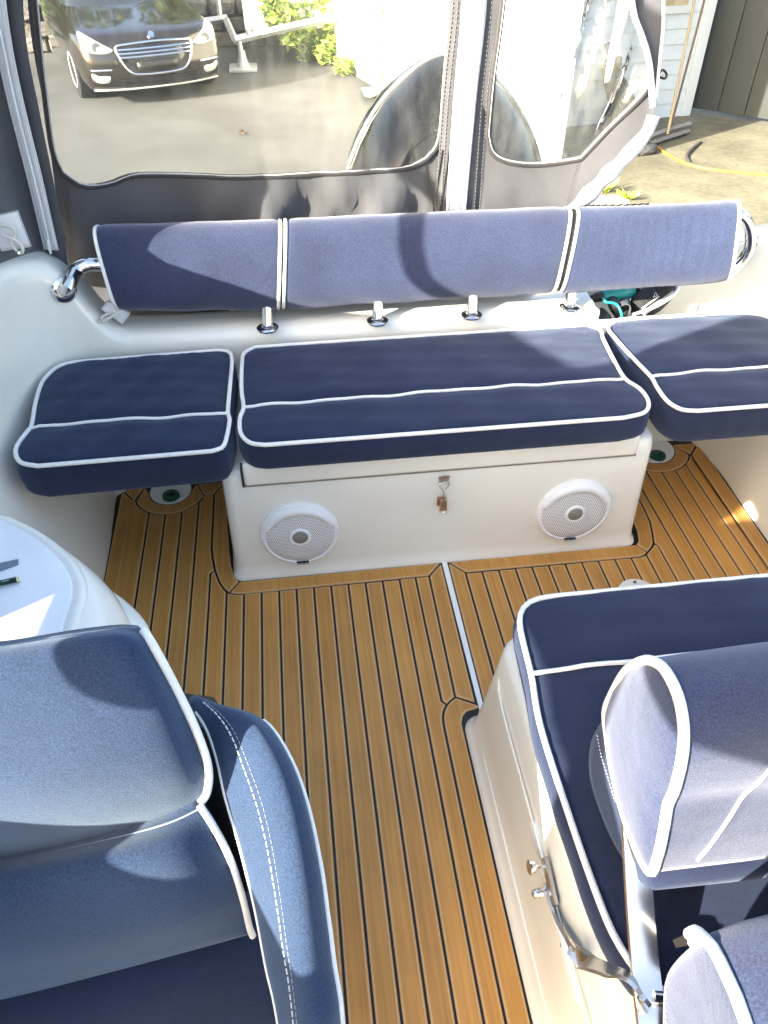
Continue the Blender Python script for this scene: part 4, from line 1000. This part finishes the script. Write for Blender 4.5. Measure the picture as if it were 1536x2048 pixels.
# ================================================================== OUTBOARD MOTOR
om = thing('outboard_motor', 'glossy black outboard motor cowling seen through the aft window', 'outboard motor')
GLOSS = mat('gloss_black', (.006, .006, .007), .06, coat=.0, spec=.28)
oc = V(.525, 2.62)
levels = [(-.10, .20, .26), (.30, .26, .30), (.50, .33, .37), (.60, .326, .37), (.67, .313, .36), (.74, .282, .335), (.80, .247, .30), (.86, .202, .25), (.91, .147, .19), (.95, .09, .12), (.97, .04, .06), (.976, .003, .004)]
rg = []
for z, a, b in levels:
    r = []
    for j in range(48):
        t = 2 * math.pi * j / 48; cx = math.copysign(abs(math.cos(t)) ** .8, math.cos(t)); sy = math.copysign(abs(math.sin(t)) ** .8, math.sin(t))
        r.append(V(oc[0] + a * cx - .06 * max(0, z - .6) * 0, oc[1] + b * sy, z))
    rg.append(r)
loft('cowling', rg, GLOSS, om)
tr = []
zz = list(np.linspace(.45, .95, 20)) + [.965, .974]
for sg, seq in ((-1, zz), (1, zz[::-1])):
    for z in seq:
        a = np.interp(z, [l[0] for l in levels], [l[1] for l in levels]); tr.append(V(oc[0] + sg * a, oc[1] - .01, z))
tube('rim_reflection', tr, .010, mat('rim_glint', (.62, .61, .57), .25, metal=.8), om, n=90, seg=8)  # silver tube imitates the bright reflection along the cowling outline
lathe('lift_ring', [(.02, 0), (.02, .004), (.016, .004)], (oc[0] - .02, oc[1] + .02, .976), (0, 0, 1), STEEL, om, 20)
tube('air_intake', [V(oc[0] - .12, oc[1] - .215, .82), V(oc[0], oc[1] - .25, .835), V(oc[0] + .12, oc[1] - .215, .82)], .035, RUB, om, n=16, seg=12, flat=.5)
tube('emblem', [V(oc[0] - .07 + .016 * math.cos(a), oc[1] - .352, .66 + .014 * math.sin(a)) for a in np.linspace(0, 2 * math.pi, 18, endpoint=False)], .003, STEEL, om, closed=True, seg=6)

# ================================================================== THE YARD
ASPH = two_scale(two_scale(mat('asphalt', (.062, .064, .061), .92, noise=(60, .35, 6), bump=(90, .5, .01)), 1.2, .75, 1.25), .35, .85, 1.15)
CONC = two_scale(two_scale(mat('concrete', (.155, .143, .092), .85, noise=(18, .22, 6), bump=(60, .3, .006)), 2.2, .72, 1.25), .7, .85, 1.12)
gr = mesh('ground', [(-400, -400, GZ), (400, -400, GZ), (400, 400, GZ), (-400, 400, GZ)], [(0, 1, 2, 3)], ASPH, smooth=False); gr['kind'] = 'structure'
ed = [G(1170, 420)[:2], G(1205, 395)[:2], G(1245, 372)[:2]]
pad = prism('concrete_pavement', [(2.35, 7.35), (2.1, 6.2), (2.0, 5.0), (2.2, 2.0), (12, 2.0), (12, 12), (4.2, 12), (2.6, 9.4)], GZ - .1, GZ + .02, CONC, smooth=False); pad['kind'] = 'structure'
GP = GZ + .02
# white rendered wall
WALLM = two_scale(mat('white_render', (.80, .78, .70), .8, bump=(120, .25, .004)), .8, .95, 1.04)
ww = thing('rendered_wall', 'bright white rendered garage wall behind the outboard motor', 'wall')
wa, wb = V(.78, 13.55), V(2.50, 7.62); wd_ = (wb - wa) / np.linalg.norm(wb - wa); wn = V(-wd_[1], wd_[0]); 
if wn[0] > 0: wn = -wn
Lw = np.linalg.norm(wb - wa)
def wallbox(name, s0, s1, z0, z1, d0, d1, m, parent, bev=0):
    """along the wall s0..s1, height, depth d (positive = proud towards the yard)"""
    M = Matrix(((wd_[0], wn[0], 0, wa[0]), (wd_[1], wn[1], 0, wa[1]), (0, 0, 1, 0), (0, 0, 0, 1)))
    return box(name, (s0, min(d0, d1), z0), (s1, max(d0, d1), z1), m, parent, bev, M=M)
wallbox('wall_face', 0, Lw, GZ, 2.6, -.22, 0, WALLM, ww)
wallbox('plinth', 0, Lw, GZ, GZ + .14, .002, .03, mat('grey_plinth', (.30, .29, .26), .85, noise=(30, .2)), ww)
sp = np.linalg.norm(G(762, 178)[:2] - wa)
wallbox('pilaster', sp - .20, sp - .02, GZ + .14, 2.55, .002, .06, WALLM, ww, .01)
dpz = thing('downpipe', 'pale grey round downpipe on the white rendered wall', 'downpipe')
cpt = wa + wd_ * (sp + .10) + wn * .07
tube('pipe', [V(*cpt, GZ + .1), V(*cpt, 0), V(*cpt, 2.5)], .05, mat('pale_zinc', (.55, .55, .50), .5), dpz, n=8, seg=14)
for z in (-.3, 1.2): lathe('clip', [(.054, -.02), (.056, 0), (.054, .02)], (*cpt, z), (0, 0, 1), STEELD, dpz, 16)
# hinge-like fitting on the wall
ht = thing('wall_hook', 'small metal hook plate fixed to the white rendered wall', 'wall hook')
sh_ = Lw - 1.15; hc_ = wa + wd_ * sh_ + wn * .02
for k, (ds, dz) in enumerate(((0, 0), (.07, .05), (.11, -.06), (-.09, -.01))):
    c = wa + wd_ * (sh_ + ds) + wn * .015; lathe('knob', [(.03, -.02), (.028, .012), (.015, .02), (.001, .022)], (*c, -.05 + dz), (*wn, 0), mat('weathered_zinc', (.45, .44, .38), .6), ht, 12)

# clapboard shed front with corner board
SHED = two_scale(mat('shed_paint', (.66, .70, .70), .6, noise=(12, .06)), 2, .94, 1.05)
sf = thing('clapboard_shed', 'pale blue white clapboard shed front with corner boards in shade', 'shed')
fa, fb = G(1140, 300)[:2] * 0 + V(2.75, 9.35), V(*G(1372, 233)[:2]); fd = (fb - fa) / np.linalg.norm(fb - fa); fn = V(fd[1], -fd[0])
Lf = np.linalg.norm(fb - fa)
MF = Matrix(((fd[0], fn[0], 0, fa[0]), (fd[1], fn[1], 0, fa[1]), (0, 0, 1, 0), (0, 0, 0, 1)))
box('backing', (0, -.12, GZ), (Lf, -.02, 2.6), SHED, sf, M=MF)
z = GZ + .02; k = 0
while z < 1.6:
    hgt = .155
    vs = [(0, .0, z + hgt + .02), (Lf - .10, .0, z + hgt + .02), (Lf - .10, .022, z), (0, .022, z), (0, -.015, z + hgt + .02), (Lf - .10, -.015, z + hgt + .02), (Lf - .10, .004, z), (0, .004, z)]
    o = mesh('clapboard', vs, [(0, 1, 2, 3), (4, 7, 6, 5), (0, 4, 5, 1), (1, 5, 6, 2), (2, 6, 7, 3), (3, 7, 4, 0)], SHED, sf, smooth=False); o.data.transform(MF); z += hgt; k += 1
box('corner_board', (Lf - .11, -.10, GZ + .02), (Lf + .02, .045, 2.6), mat('shed_trim', (.74, .78, .76), .55), sf, .005, M=MF)
wf = box('window_frame', (Lf - .82, -.01, -.10), (Lf - .30, .05, 1.2), mat('shed_trim', (.74, .78, .76), .55), sf, .006, M=MF)
box('window_pane', (Lf - .76, .045, -.02), (Lf - .36, .055, 1.15), mat('old_curtain', (.50, .42, .26), .7, noise=(8, .3)), sf, M=MF)
# grey plank door
dd_ = thing('plank_door', 'dark grey vertical plank door standing open beside the shed', 'door')
da, db = V(*G(1382, 222, .03)[:2]), V(*G(1536, 246, .03)[:2]); de = (db - da); de /= np.linalg.norm(de); dn = V(de[1], -de[0])
MD = Matrix(((de[0], dn[0], 0, da[0]), (de[1], dn[1], 0, da[1]), (0, 0, 1, 0), (0, 0, 0, 1)))
DOORM = two_scale(mat('grey_door_paint', (.046, .052, .049), .6, noise=(30, .08), stretch=(1, 1, .1)), 2, .92, 1.06)
for k in range(6):
    box('plank', (k * .315, -.03, GP + .05), (k * .315 + .308, .012, 2.5), DOORM, dd_, .004, M=MD)
box('batten', (0, -.06, GP + .05), (1.88, -.032, 2.5), mat('door_back', (.03, .03, .03), .7), dd_, M=MD)
# tools leaning by the shed
def pole_tool(name, label, cat, foot, top, head, hm, pm, r=.016):
    t = thing(name, label, cat)
    tube('handle', [foot, (foot + top) / 2 + V(.01, 0, 0), top], r, pm, t, n=12, seg=10)
    tube('head', head, .035, hm, t, n=10, seg=8, flat=.7)
WOODP = mat('pale_handle', (.45, .36, .22), .6, noise=(20, .2), stretch=(8, 8, .5)); GREYW = mat('weathered_wood', (.19, .175, .155), .85, noise=(30, .25))
f1 = G(1335, 268, .08); 
pole_tool('broom', 'pale handled broom leaning against the shed clapboards', 'broom', f1, V(f1[0] + .22, f1[1] + .62, 1.0), [G(1296, 288, .06), G(1335, 275, .06), G(1376, 262, .06)], GREYW, WOODP)
f2 = G(1341, 256, .10)
pole_tool('squeegee', 'thin dark handled squeegee leaning behind the broom', 'squeegee', f2, V(f2[0] + .32, f2[1] + .50, 1.0), [G(1300, 272, .10), G(1340, 258, .10), G(1380, 247, .10)], mat('grey_wood_head', (.26, .24, .21), .85, noise=(30, .2)), mat('brown_handle', (.16, .10, .06), .6), .012)
# clutter seen through the creased vinyl: a stack of dark baskets and planks
ck = thing('scrap_pile', 'dark pile of garden clutter leaning on the shed behind creased vinyl', 'scrap pile')
for k in range(9):
    b0 = G(1195 + 11 * k, 318 - 7 * k, 0); tp_ = b0 + V(.25 - .09 * k, .45, .75 + .12 * math.sin(k * 2.3))
    tube('stick', [b0, (b0 + tp_) / 2 + V(.05 * math.sin(k), 0, .05), tp_], .03 + .008 * (k % 3), mat('dark_scrap_%d' % (k % 2), (.06 + .05 * (k % 2), .055 + .04 * (k % 2), .045), .8, noise=(20, .4)), ck, n=8, seg=8)
lathe('tub', [(.20, 0), (.24, .30), (.22, .30), (.18, .03)], G(1240, 285, .02), (0, 0, 1), mat('dark_tub', (.04, .04, .042), .5), ck, 24)
stn = thing('stone', 'dark stone lying at the edge of the shaded concrete', 'stone')
bm = bmesh.new(); bmesh.ops.create_icosphere(bm, subdivisions=2, radius=.10)
for v in bm.verts: v.co = Vector((v.co.x * 1.5, v.co.y, v.co.z * .7)) * (1 + .2 * random.random())
me = bpy.data.meshes.new('rock'); bm.to_mesh(me); bm.free(); o = link('rock', me, mat('dark_stone', (.05, .05, .05), .8, noise=(20, .3)), stn); stn.location = G(1285, 299, .06)
# cable and hose
cb = tube('extension_cable', [G(1285, 272, .035), G(1300, 283, .03), G(1330, 305, .03), G(1375, 328, .03), G(1430, 340, .03), G(1480, 345, .03), G(1540, 350, .03), G(1640, 358, .03)], .014, mat('yellow_cable', (.50, .25, .04), .5), None, n=80, seg=8)
tag(cb, 'thin yellow orange cable lying across the sunlit concrete', 'cable')
hz_ = tube('black_hose', [G(1402, 284, .03), G(1385, 298, .03), G(1374, 312, .03), G(1380, 325, .03), G(1394, 331, .03)], [.012, .02, .02, .016, .008], mat('hose_rubber', (.05, .05, .05), .6), None, n=40, seg=8)
tag(hz_, 'short dark curve of hose lying beside the yellow cable', 'hose')
lp = tube('cable_loop', [PY(1316, 150, 8.6), PY(1325, 140, 8.6), PY(1333, 148, 8.6), PY(1330, 157, 8.6), PY(1318, 154, 8.6)], .012, BLK, None, n=30, seg=8)
tag(lp, 'small black cable loop hanging on the shed clapboards', 'cable loop')

# ------------------------------------------------------------------ plants
def leaf_cloud(name, centers, n, size, mats, parent, spread):
    vs, fs, mi = [], [], []
    for c, rad in centers:
        c = np.array(c)
        for _ in range(int(n * rad ** 2 / spread)):
            d = np.random.normal(size=3); d /= np.linalg.norm(d); p = c + d * rad * (random.random() ** .45) * V(1, 1, .9)
            s = size * (.6 + .8 * random.random()); u = np.random.normal(size=3); u[2] *= .5; u /= np.linalg.norm(u); w_ = np.cross(u, np.random.normal(size=3)); w_ /= np.linalg.norm(w_)
            nn = np.cross(u, w_) * s * .18; o = len(vs)
            vs += [p - u * s, p + w_ * s * .42 + nn, p + u * s, p - w_ * s * .42 + nn]; fs += [(o, o + 1, o + 2), (o, o + 2, o + 3)]
            k = random.randrange(len(mats)); mi += [k, k]
    o = mesh(name, vs, fs, mats, parent, smooth=False, fix=False); o.data.polygons.foreach_set('material_index', mi); return o
def leafm(name, c):
    M = mat(name, c, .5)
    M.node_tree.nodes['Principled BSDF'].inputs['Transmission Weight'].default_value = 0
    return M
LM = [leafm('leaf_a', (.22, .32, .035)), leafm('leaf_b', (.14, .23, .03)), leafm('leaf_c', (.34, .40, .06))]
sr = thing('shrub', 'yellow green leafy shrub against the white wall', 'shrub')
b0 = G(642, 118)
cs_ = [(PY(px, py, b0[1] + dy_), r) for px, py, dy_, r in ((560, 20, -.2, .30), (600, 45, 0, .32), (640, 30, .1, .34), (660, 80, -.1, .26), (625, 85, .1, .24), (585, 70, -.2, .20), (680, 50, .2, .24), (540, 15, -.1, .2), (620, -20, .1, .4), (530, -30, 0, .35), (660, -30, .1, .35), (690, 85, .1, .14))]
leaf_cloud('foliage', cs_, 620, .075, LM, sr, .1)
tube('trunk', [b0, b0 + V(.03, 0, .4), b0 + V(-.05, .05, .9), b0 + V(-.1, .1, 1.5)], [.05, .035, .03, .015], mat('bark', (.16, .12, .08), .9, noise=(20, .3)), sr, n=12, seg=8)
tube('branch', [b0 + V(.03, 0, .35), b0 + V(.15, -.05, .7), b0 + V(.3, -.1, 1.0)], [.025, .018, .01], mat('bark', (.16, .12, .08), .9), sr, n=10, seg=7)
for (px, py, r), lb in zip(((688, 133, .16), (650, 112, .16), (775, 172, .10), (608, 108, .13)), ('low yellow weed clump at the foot of the white wall, nearest the shrub', 'weed clump under the middle of the shrub', 'small weed beside the downpipe foot', 'pale green weed clump left of the shrub trunk')):
    wt = thing('weed', lb, 'weed', group='weeds along the wall foot'); leaf_cloud('leaves', [(G(px, py, r * .7), r)], 500, .05, LM, wt, .1)
    tube('stem', [G(px, py), G(px, py, r)], .008, mat('stem', (.12, .14, .04), .7), wt, n=4, seg=6)
def grass_tuft(px, py, r, n, label):
    t = thing('grass_tuft', label, 'grass', group='grass tufts in the concrete edge'); vs, fs = [], []; c = G(px, py, .02)
    for _ in range(n):
        a = random.random() * 6.28; q = r * .35 * random.random(); p = c + V(q * math.cos(a), q * math.sin(a), 0); l = r * (.5 + random.random()); d = V(math.cos(a), math.sin(a), .9 + random.random()); d /= np.linalg.norm(d); s = V(-math.sin(a), math.cos(a), 0) * .006; o = len(vs)
        vs += [p - s, p + s, p + d * l * .6 + s * .6, p + d * l + V(0, 0, -.2 * l)]; fs += [(o, o + 1, o + 2), (o, o + 2, o + 3)]
    mesh('blades', vs, fs, LM[2], t, smooth=False, fix=False)
grass_tuft(1205, 383, .16, 70, 'larger grass tuft at the crack beyond the open canvas')
grass_tuft(1255, 398, .11, 45, 'small grass tuft just above the right backrest')
# gravel strip in the open joint
gvs, gfs = [], []
for _ in range(900):
    px, py = 1165 + 95 * random.random(), 392 + 34 * random.random()
    if py < 405 - (px - 1200) * .4 or py > 430: pass
    p = G(px, py, .022); s = .008 + .014 * random.random(); o = len(gvs); R_ = Matrix.Rotation(random.random() * 6, 3, (random.random(), random.random(), 1))
    for q in ((1, 0, 0), (-1, 0, 0), (0, 1, 0), (0, -1, 0), (0, 0, .7), (0, 0, -.7)): gvs.append(p + np.array(R_ @ Vector(q)) * s)
    gfs += [tuple(o + i for i in f) for f in ((0, 2, 4), (2, 1, 4), (1, 3, 4), (3, 0, 4), (2, 0, 5), (1, 2, 5), (3, 1, 5), (0, 3, 5))]
gv = mesh('gravel', gvs, gfs, mat('gravel', (.36, .33, .24), .9, noise=(9, .3)), None, smooth=False, fix=False); gv['kind'] = 'stuff'; gv['label'] = 'loose pale gravel at the edge of the concrete'; gv['category'] = 'gravel'

# scraps on the asphalt
pw = [G(px, py, .02 + .02 * k) for k, (px, py) in enumerate(((722, 176), (760, 172), (766, 188), (730, 192)))]
pp2 = grid('paper_sheet', [[pw[0] * (1 - u) * (1 - v) + pw[1] * u * (1 - v) + pw[2] * u * v + pw[3] * (1 - u) * v + V(0, 0, .025 * math.sin(5 * u) * math.sin(4 * v)) for u in np.linspace(0, 1, 7)] for v in np.linspace(0, 1, 7)], mat('pale_paper', (.72, .78, .80), .7), None, thick=V(0, 0, -.004))
tag(pp2, 'crumpled pale paper sheet on the asphalt beside the white wall', 'paper')
lf = mesh('dead_leaf', [tuple(G(px, py, h)) for px, py, h in ((478, 262, .01), (484, 259, .05), (491, 264, .01), (486, 270, .04))], [(0, 1, 2), (0, 2, 3)], mat('dead_leaf', (.12, .08, .03), .8), None, smooth=False); tag(lf, 'single dead leaf lying on the asphalt', 'leaf')

# ------------------------------------------------------------------ neighbour's trailer with corner steady
tl = thing('flatbed_trailer', 'pale trailer frame on a steady leg with a square foot plate', 'trailer')
ZINC = mat('galvanised', (.50, .51, .50), .45, metal=.5, noise=(15, .15))
t0 = G(487, 140); y_t = t0[1]
def tp3(px, py, dy_=0): return PY(px, py, y_t + dy_)
def beam(name, a, b, r, m=ZINC): return tube(name, [a, (a + b) / 2, b], r, m, tl, n=4, seg=4)
beam('frame_beam', tp3(470, 80), tp3(590, 52, .1), .055)
beam('frame_beam', tp3(470, 80), tp3(452, 38, 1.0), .05); beam('frame_beam', tp3(300, 60, .9), tp3(455, 36, 1.0), .05)
beam('frame_beam', tp3(590, 52, .1), tp3(700, 28, .2), .055)
tube('leg', [t0 + V(0, 0, .05), tp3(478, 78)], [.05, .03], ZINC, tl, n=4, seg=10)
box('foot_plate', (t0[0] - .20, t0[1] - .20, GZ + .005), (t0[0] + .20, t0[1] + .20, GZ + .05), ZINC, tl, .01)
lathe('foot_socket', [(.10, 0), (.06, .12), (.05, .2)], (t0[0], t0[1], GZ + .05), (0, 0, 1), ZINC, tl, 16)
beam('stanchion', tp3(497, 68), tp3(484, -40), .035); beam('stanchion', tp3(440, 30, .9), tp3(428, -60, 1.0), .035)
cabin = [tp3(470, 30, .5), tp3(590, 50, .3)]
cbx = thing('caravan', 'white caravan body standing behind the trailer beam', 'caravan')
p0_ = tp3(505, 52, .25); p1_ = tp3(700, 12, .4)
u = (p1_ - p0_) * V(1, 1, 0); u /= np.linalg.norm(u); v = V(-u[1], u[0], 0)
MC = Matrix(((u[0], v[0], 0, p0_[0]), (u[1], v[1], 0, p0_[1]), (0, 0, 1, 0), (0, 0, 0, 1)))
box('body', (0, .02, p0_[2]), (2.4, 2.2, p0_[2] + 2.2), mat('caravan_white', (.74, .74, .72), .4), cbx, .04, M=MC)
box('skirt_rail', (-.02, -.01, p0_[2] - .07), (2.4, 2.1, p0_[2] - .005), ZINC, cbx, .01, M=MC)
wnd = box('window', (.5, -.012, p0_[2] + .25), (1.1, .03, p0_[2] + .9), mat('pale_blind', (.60, .58, .50), .6), cbx, .01, M=MC)
for k in range(6): box('slat', (.52, -.022, p0_[2] + .28 + k * .1), (1.08, -.012, p0_[2] + .34 + k * .1), mat('blind_slat', (.7, .69, .62), .6), wnd, M=MC)
# retaining wall of dark stone behind
STONE = two_scale(mat('dark_masonry', (.10, .095, .085), .9, noise=(14, .4), bump=(20, .8, .03)), 4, .7, 1.3)
rw = thing('retaining_wall', 'low dark stone wall in shadow behind the trailer', 'wall')
for k in range(22):
    for j in range(3):
        x0 = -3.9 + .42 * k + .2 * (j % 2); yy = 14.35 - .05 * math.sin(k * 1.7 + j)
        box('stone', (x0 + .01, yy, GZ + .22 * j), (x0 + .40, yy + .3, GZ + .22 * j + .205), STONE, rw, .03, 1)
box('core', (-3.9, 14.45, GZ), (5.3, 14.8, GZ + .66), STONE, rw)
HL = [leafm('hedge_a', (.05, .09, .02)), leafm('hedge_b', (.085, .14, .03)), leafm('hedge_c', (.035, .06, .016))]
for k in range(6):
    hx = -5.4 + 1.35 * k
    hg = thing('hedge_bush', ('dark green hedge bush above the stone wall, %s' % ('far left behind the car', 'behind the car bonnet', 'between the car and trailer', 'behind the trailer frame', 'behind the caravan', 'right end behind the caravan')[k]), 'bush', group='hedge bushes above the stone wall')
    leaf_cloud('foliage', [((hx + random.uniform(-.3, .3), 15.4 + random.uniform(-.2, .3), -.6 + .5 * j), .75) for j in range(5)], 330, .10, HL, hg, .3)
    tube('trunk', [V(hx, 15.5, GZ), V(hx, 15.5, 1.0)], .06, mat('bark', (.16, .12, .08), .9), hg, n=4, seg=8)

# ------------------------------------------------------------------ parked car
car = thing('parked_car', 'dark brown parked car with chrome grille facing the boat', 'car')
CARP = mat('dark_brown_paint', (.020, .016, .013), .16, metal=.35, coat=1.0)
cm = (G(170, 193) + G(415, 163)) / 2; cu = G(415, 163) - G(170, 193); cu[2] = 0; cu /= np.linalg.norm(cu); cf = V(cu[1], -cu[0], 0)
cm = cm + cf * .85
def C(x, d, z): """car frame: x across, d = distance back from the nose, z above ground"""; return cm + cu * x - cf * d + V(0, 0, z)
HWD = .90
def plan(w, d0, k=34):
    """front half outline at one level: from the left side back, round the nose, to the right"""
    o = []
    for i in range(k):
        s = -1 + 2 * i / (k - 1)
        if abs(s) < .72:
            q = s / .72; x = w * .93 * q; d = d0 + .16 * abs(q) ** 2.6
        else:
            q = (abs(s) - .72) / .28; x = math.copysign(w * (.93 + .07 * min(1, q * 3)), s); d = d0 + .16 + .05 * q + 2.3 * q ** 1.6
        o.append((x, d))
    return o
lev = [(.16, .80, .16), (.20, .86, .05), (.28, .89, .01), (.40, .905, .0), (.52, .91, .01), (.62, .91, .035), (.70, .905, .07), (.755, .89, .12), (.785, .87, .20), (.82, .85, .38), (.86, .83, .62), (.905, .80, .92), (.94, .77, 1.12), (1.05, .72, 1.30), (1.25, .64, 1.62), (1.42, .57, 1.95), (1.46, .54, 2.2)]
rows = [[C(x, d, z) for x, d in plan(w_, d0)] for z, w_, d0 in lev]
Pc = np.array(rows)
body_rows = Pc[:13]; grid('body', body_rows, CARP, car, auto=60)
grid('windscreen', Pc[12:16], mat('dark_glass', (.02, .025, .03), .05, coat=.5), car)
grid('roof', Pc[15:], CARP, car)
def front(x, z, out=.0):
    """point on the nose surface"""
    zs = [l[0] for l in lev]; w_ = np.interp(z, zs, [l[1] for l in lev]); d0 = np.interp(z, zs, [l[2] for l in lev]); q = min(1, abs(x) / (w_ * .93))
    return C(x, d0 + .16 * q ** 2.6 - out, z)
CHR = mat('chrome', (.85, .85, .84), .08, metal=1.0)
gp = [(-.47, .66), (-.40, .68), (0, .695), (.40, .68), (.47, .66), (.46, .58), (.41, .46), (.33, .385), (.2, .365), (0, .36), (-.2, .365), (-.33, .385), (-.41, .46), (-.46, .58)]
grp = resample(cr([V(a, b) for a, b in gp], 60, True), 60, True)
mesh('grille_backing', [front(a, b, .012) for a, b in grp], [tuple(range(60))], BLK, car, smooth=False)
tube('grille_frame', [front(a, b, .02) for a, b in grp], .014, CHR, car, closed=True, seg=8)
for z_, hw in ((.635, .455), (.595, .45), (.555, .44)): tube('grille_bar', [front(x, z_, .028) for x in np.linspace(-hw, hw, 16)], .011, CHR, car, seg=6)
grid('number_plate', [[front(x, z_, .034) for x in np.linspace(-.26, .26, 8)] for z_ in (.40, .50)], mat('dark_plate', (.018, .017, .015), .4), car, thick=cf * -.006)
# lion-like chrome emblem on the bonnet edge
em = [V(-.03, .725), V(-.045, .755), V(-.02, .768), V(.0, .785), V(.03, .78), V(.05, .76), V(.03, .75), V(.035, .73), V(.015, .735), V(.01, .72), V(-.01, .735)]
mesh('emblem', [front(a, b, .02) for a, b in em] + [front(a, b, .004) for a, b in em], [tuple(range(11))] + [(i, (i + 1) % 11, 11 + (i + 1) % 11, 11 + i) for i in range(11)], CHR, car, smooth=False)
LENS = mat('headlight_lens', (.75, .76, .74), .08, metal=.6, coat=1)
for s in (-1, 1):
    hp = [(.50, .635), (.56, .60), (.68, .60), (.80, .63), (.835, .70), (.83, .78), (.79, .80), (.72, .765), (.60, .695)]
    hh_ = cr([V(a, b) for a, b in hp], 40, True); c0 = hh_.mean(0)
    hl = loft('headlight', [[front(s * (c0[0] + (p[0] - c0[0]) * k), c0[1] + (p[1] - c0[1]) * k, o_) for p in hh_] for k, o_ in ((1.03, -.01), (1, .012), (.8, .024), (.4, .03), (.02, .032))], LENS, car, cap=False)
    lathe('reflector', [(.05, .0), (.055, .012), (.03, .014), (.001, .006)], front(s * .68, .67, .026), cf, CHR, hl, 20)
    fg = cr([V(a, b) for a, b in ((.60, .36), (.72, .37), (.79, .40), (.80, .34), (.74, .29), (.62, .29))], 24, True)
    c1 = fg.mean(0); loft('fog_light', [[front(s * (c1[0] + (p[0] - c1[0]) * k), c1[1] + (p[1] - c1[1]) * k, o_) for p in fg] for k, o_ in ((1, .004), (.9, .016), (.5, .02), (.02, .02))], LENS, car, cap=False)
    tube('bumper_trim', [front(s * x, .43, .01) for x in np.linspace(.56, .80, 8)], .012, CHR, car, seg=6)
    wc = C(s * .80, .86, .32)
    wh = lathe('wheel', [(.32, -.10), (.33, 0), (.32, .10), (.22, .11)], wc, cu * s, RUB, car, 32)
    lathe('rim', [(.21, .105), (.20, .115), (.06, .09), (.001, .1)], wc, cu * s, ZINC, wh, 24)
grid('lower_grille', [[front(x, z_, .006) for x in np.linspace(-.5, .5, 16)] for z_ in (.23, .32)], BLK, car)
tube('splitter', [front(x, .20, .01) for x in np.linspace(-.80, .80, 24)], .012, mat('pale_lip', (.4, .4, .37), .4), car, seg=6)
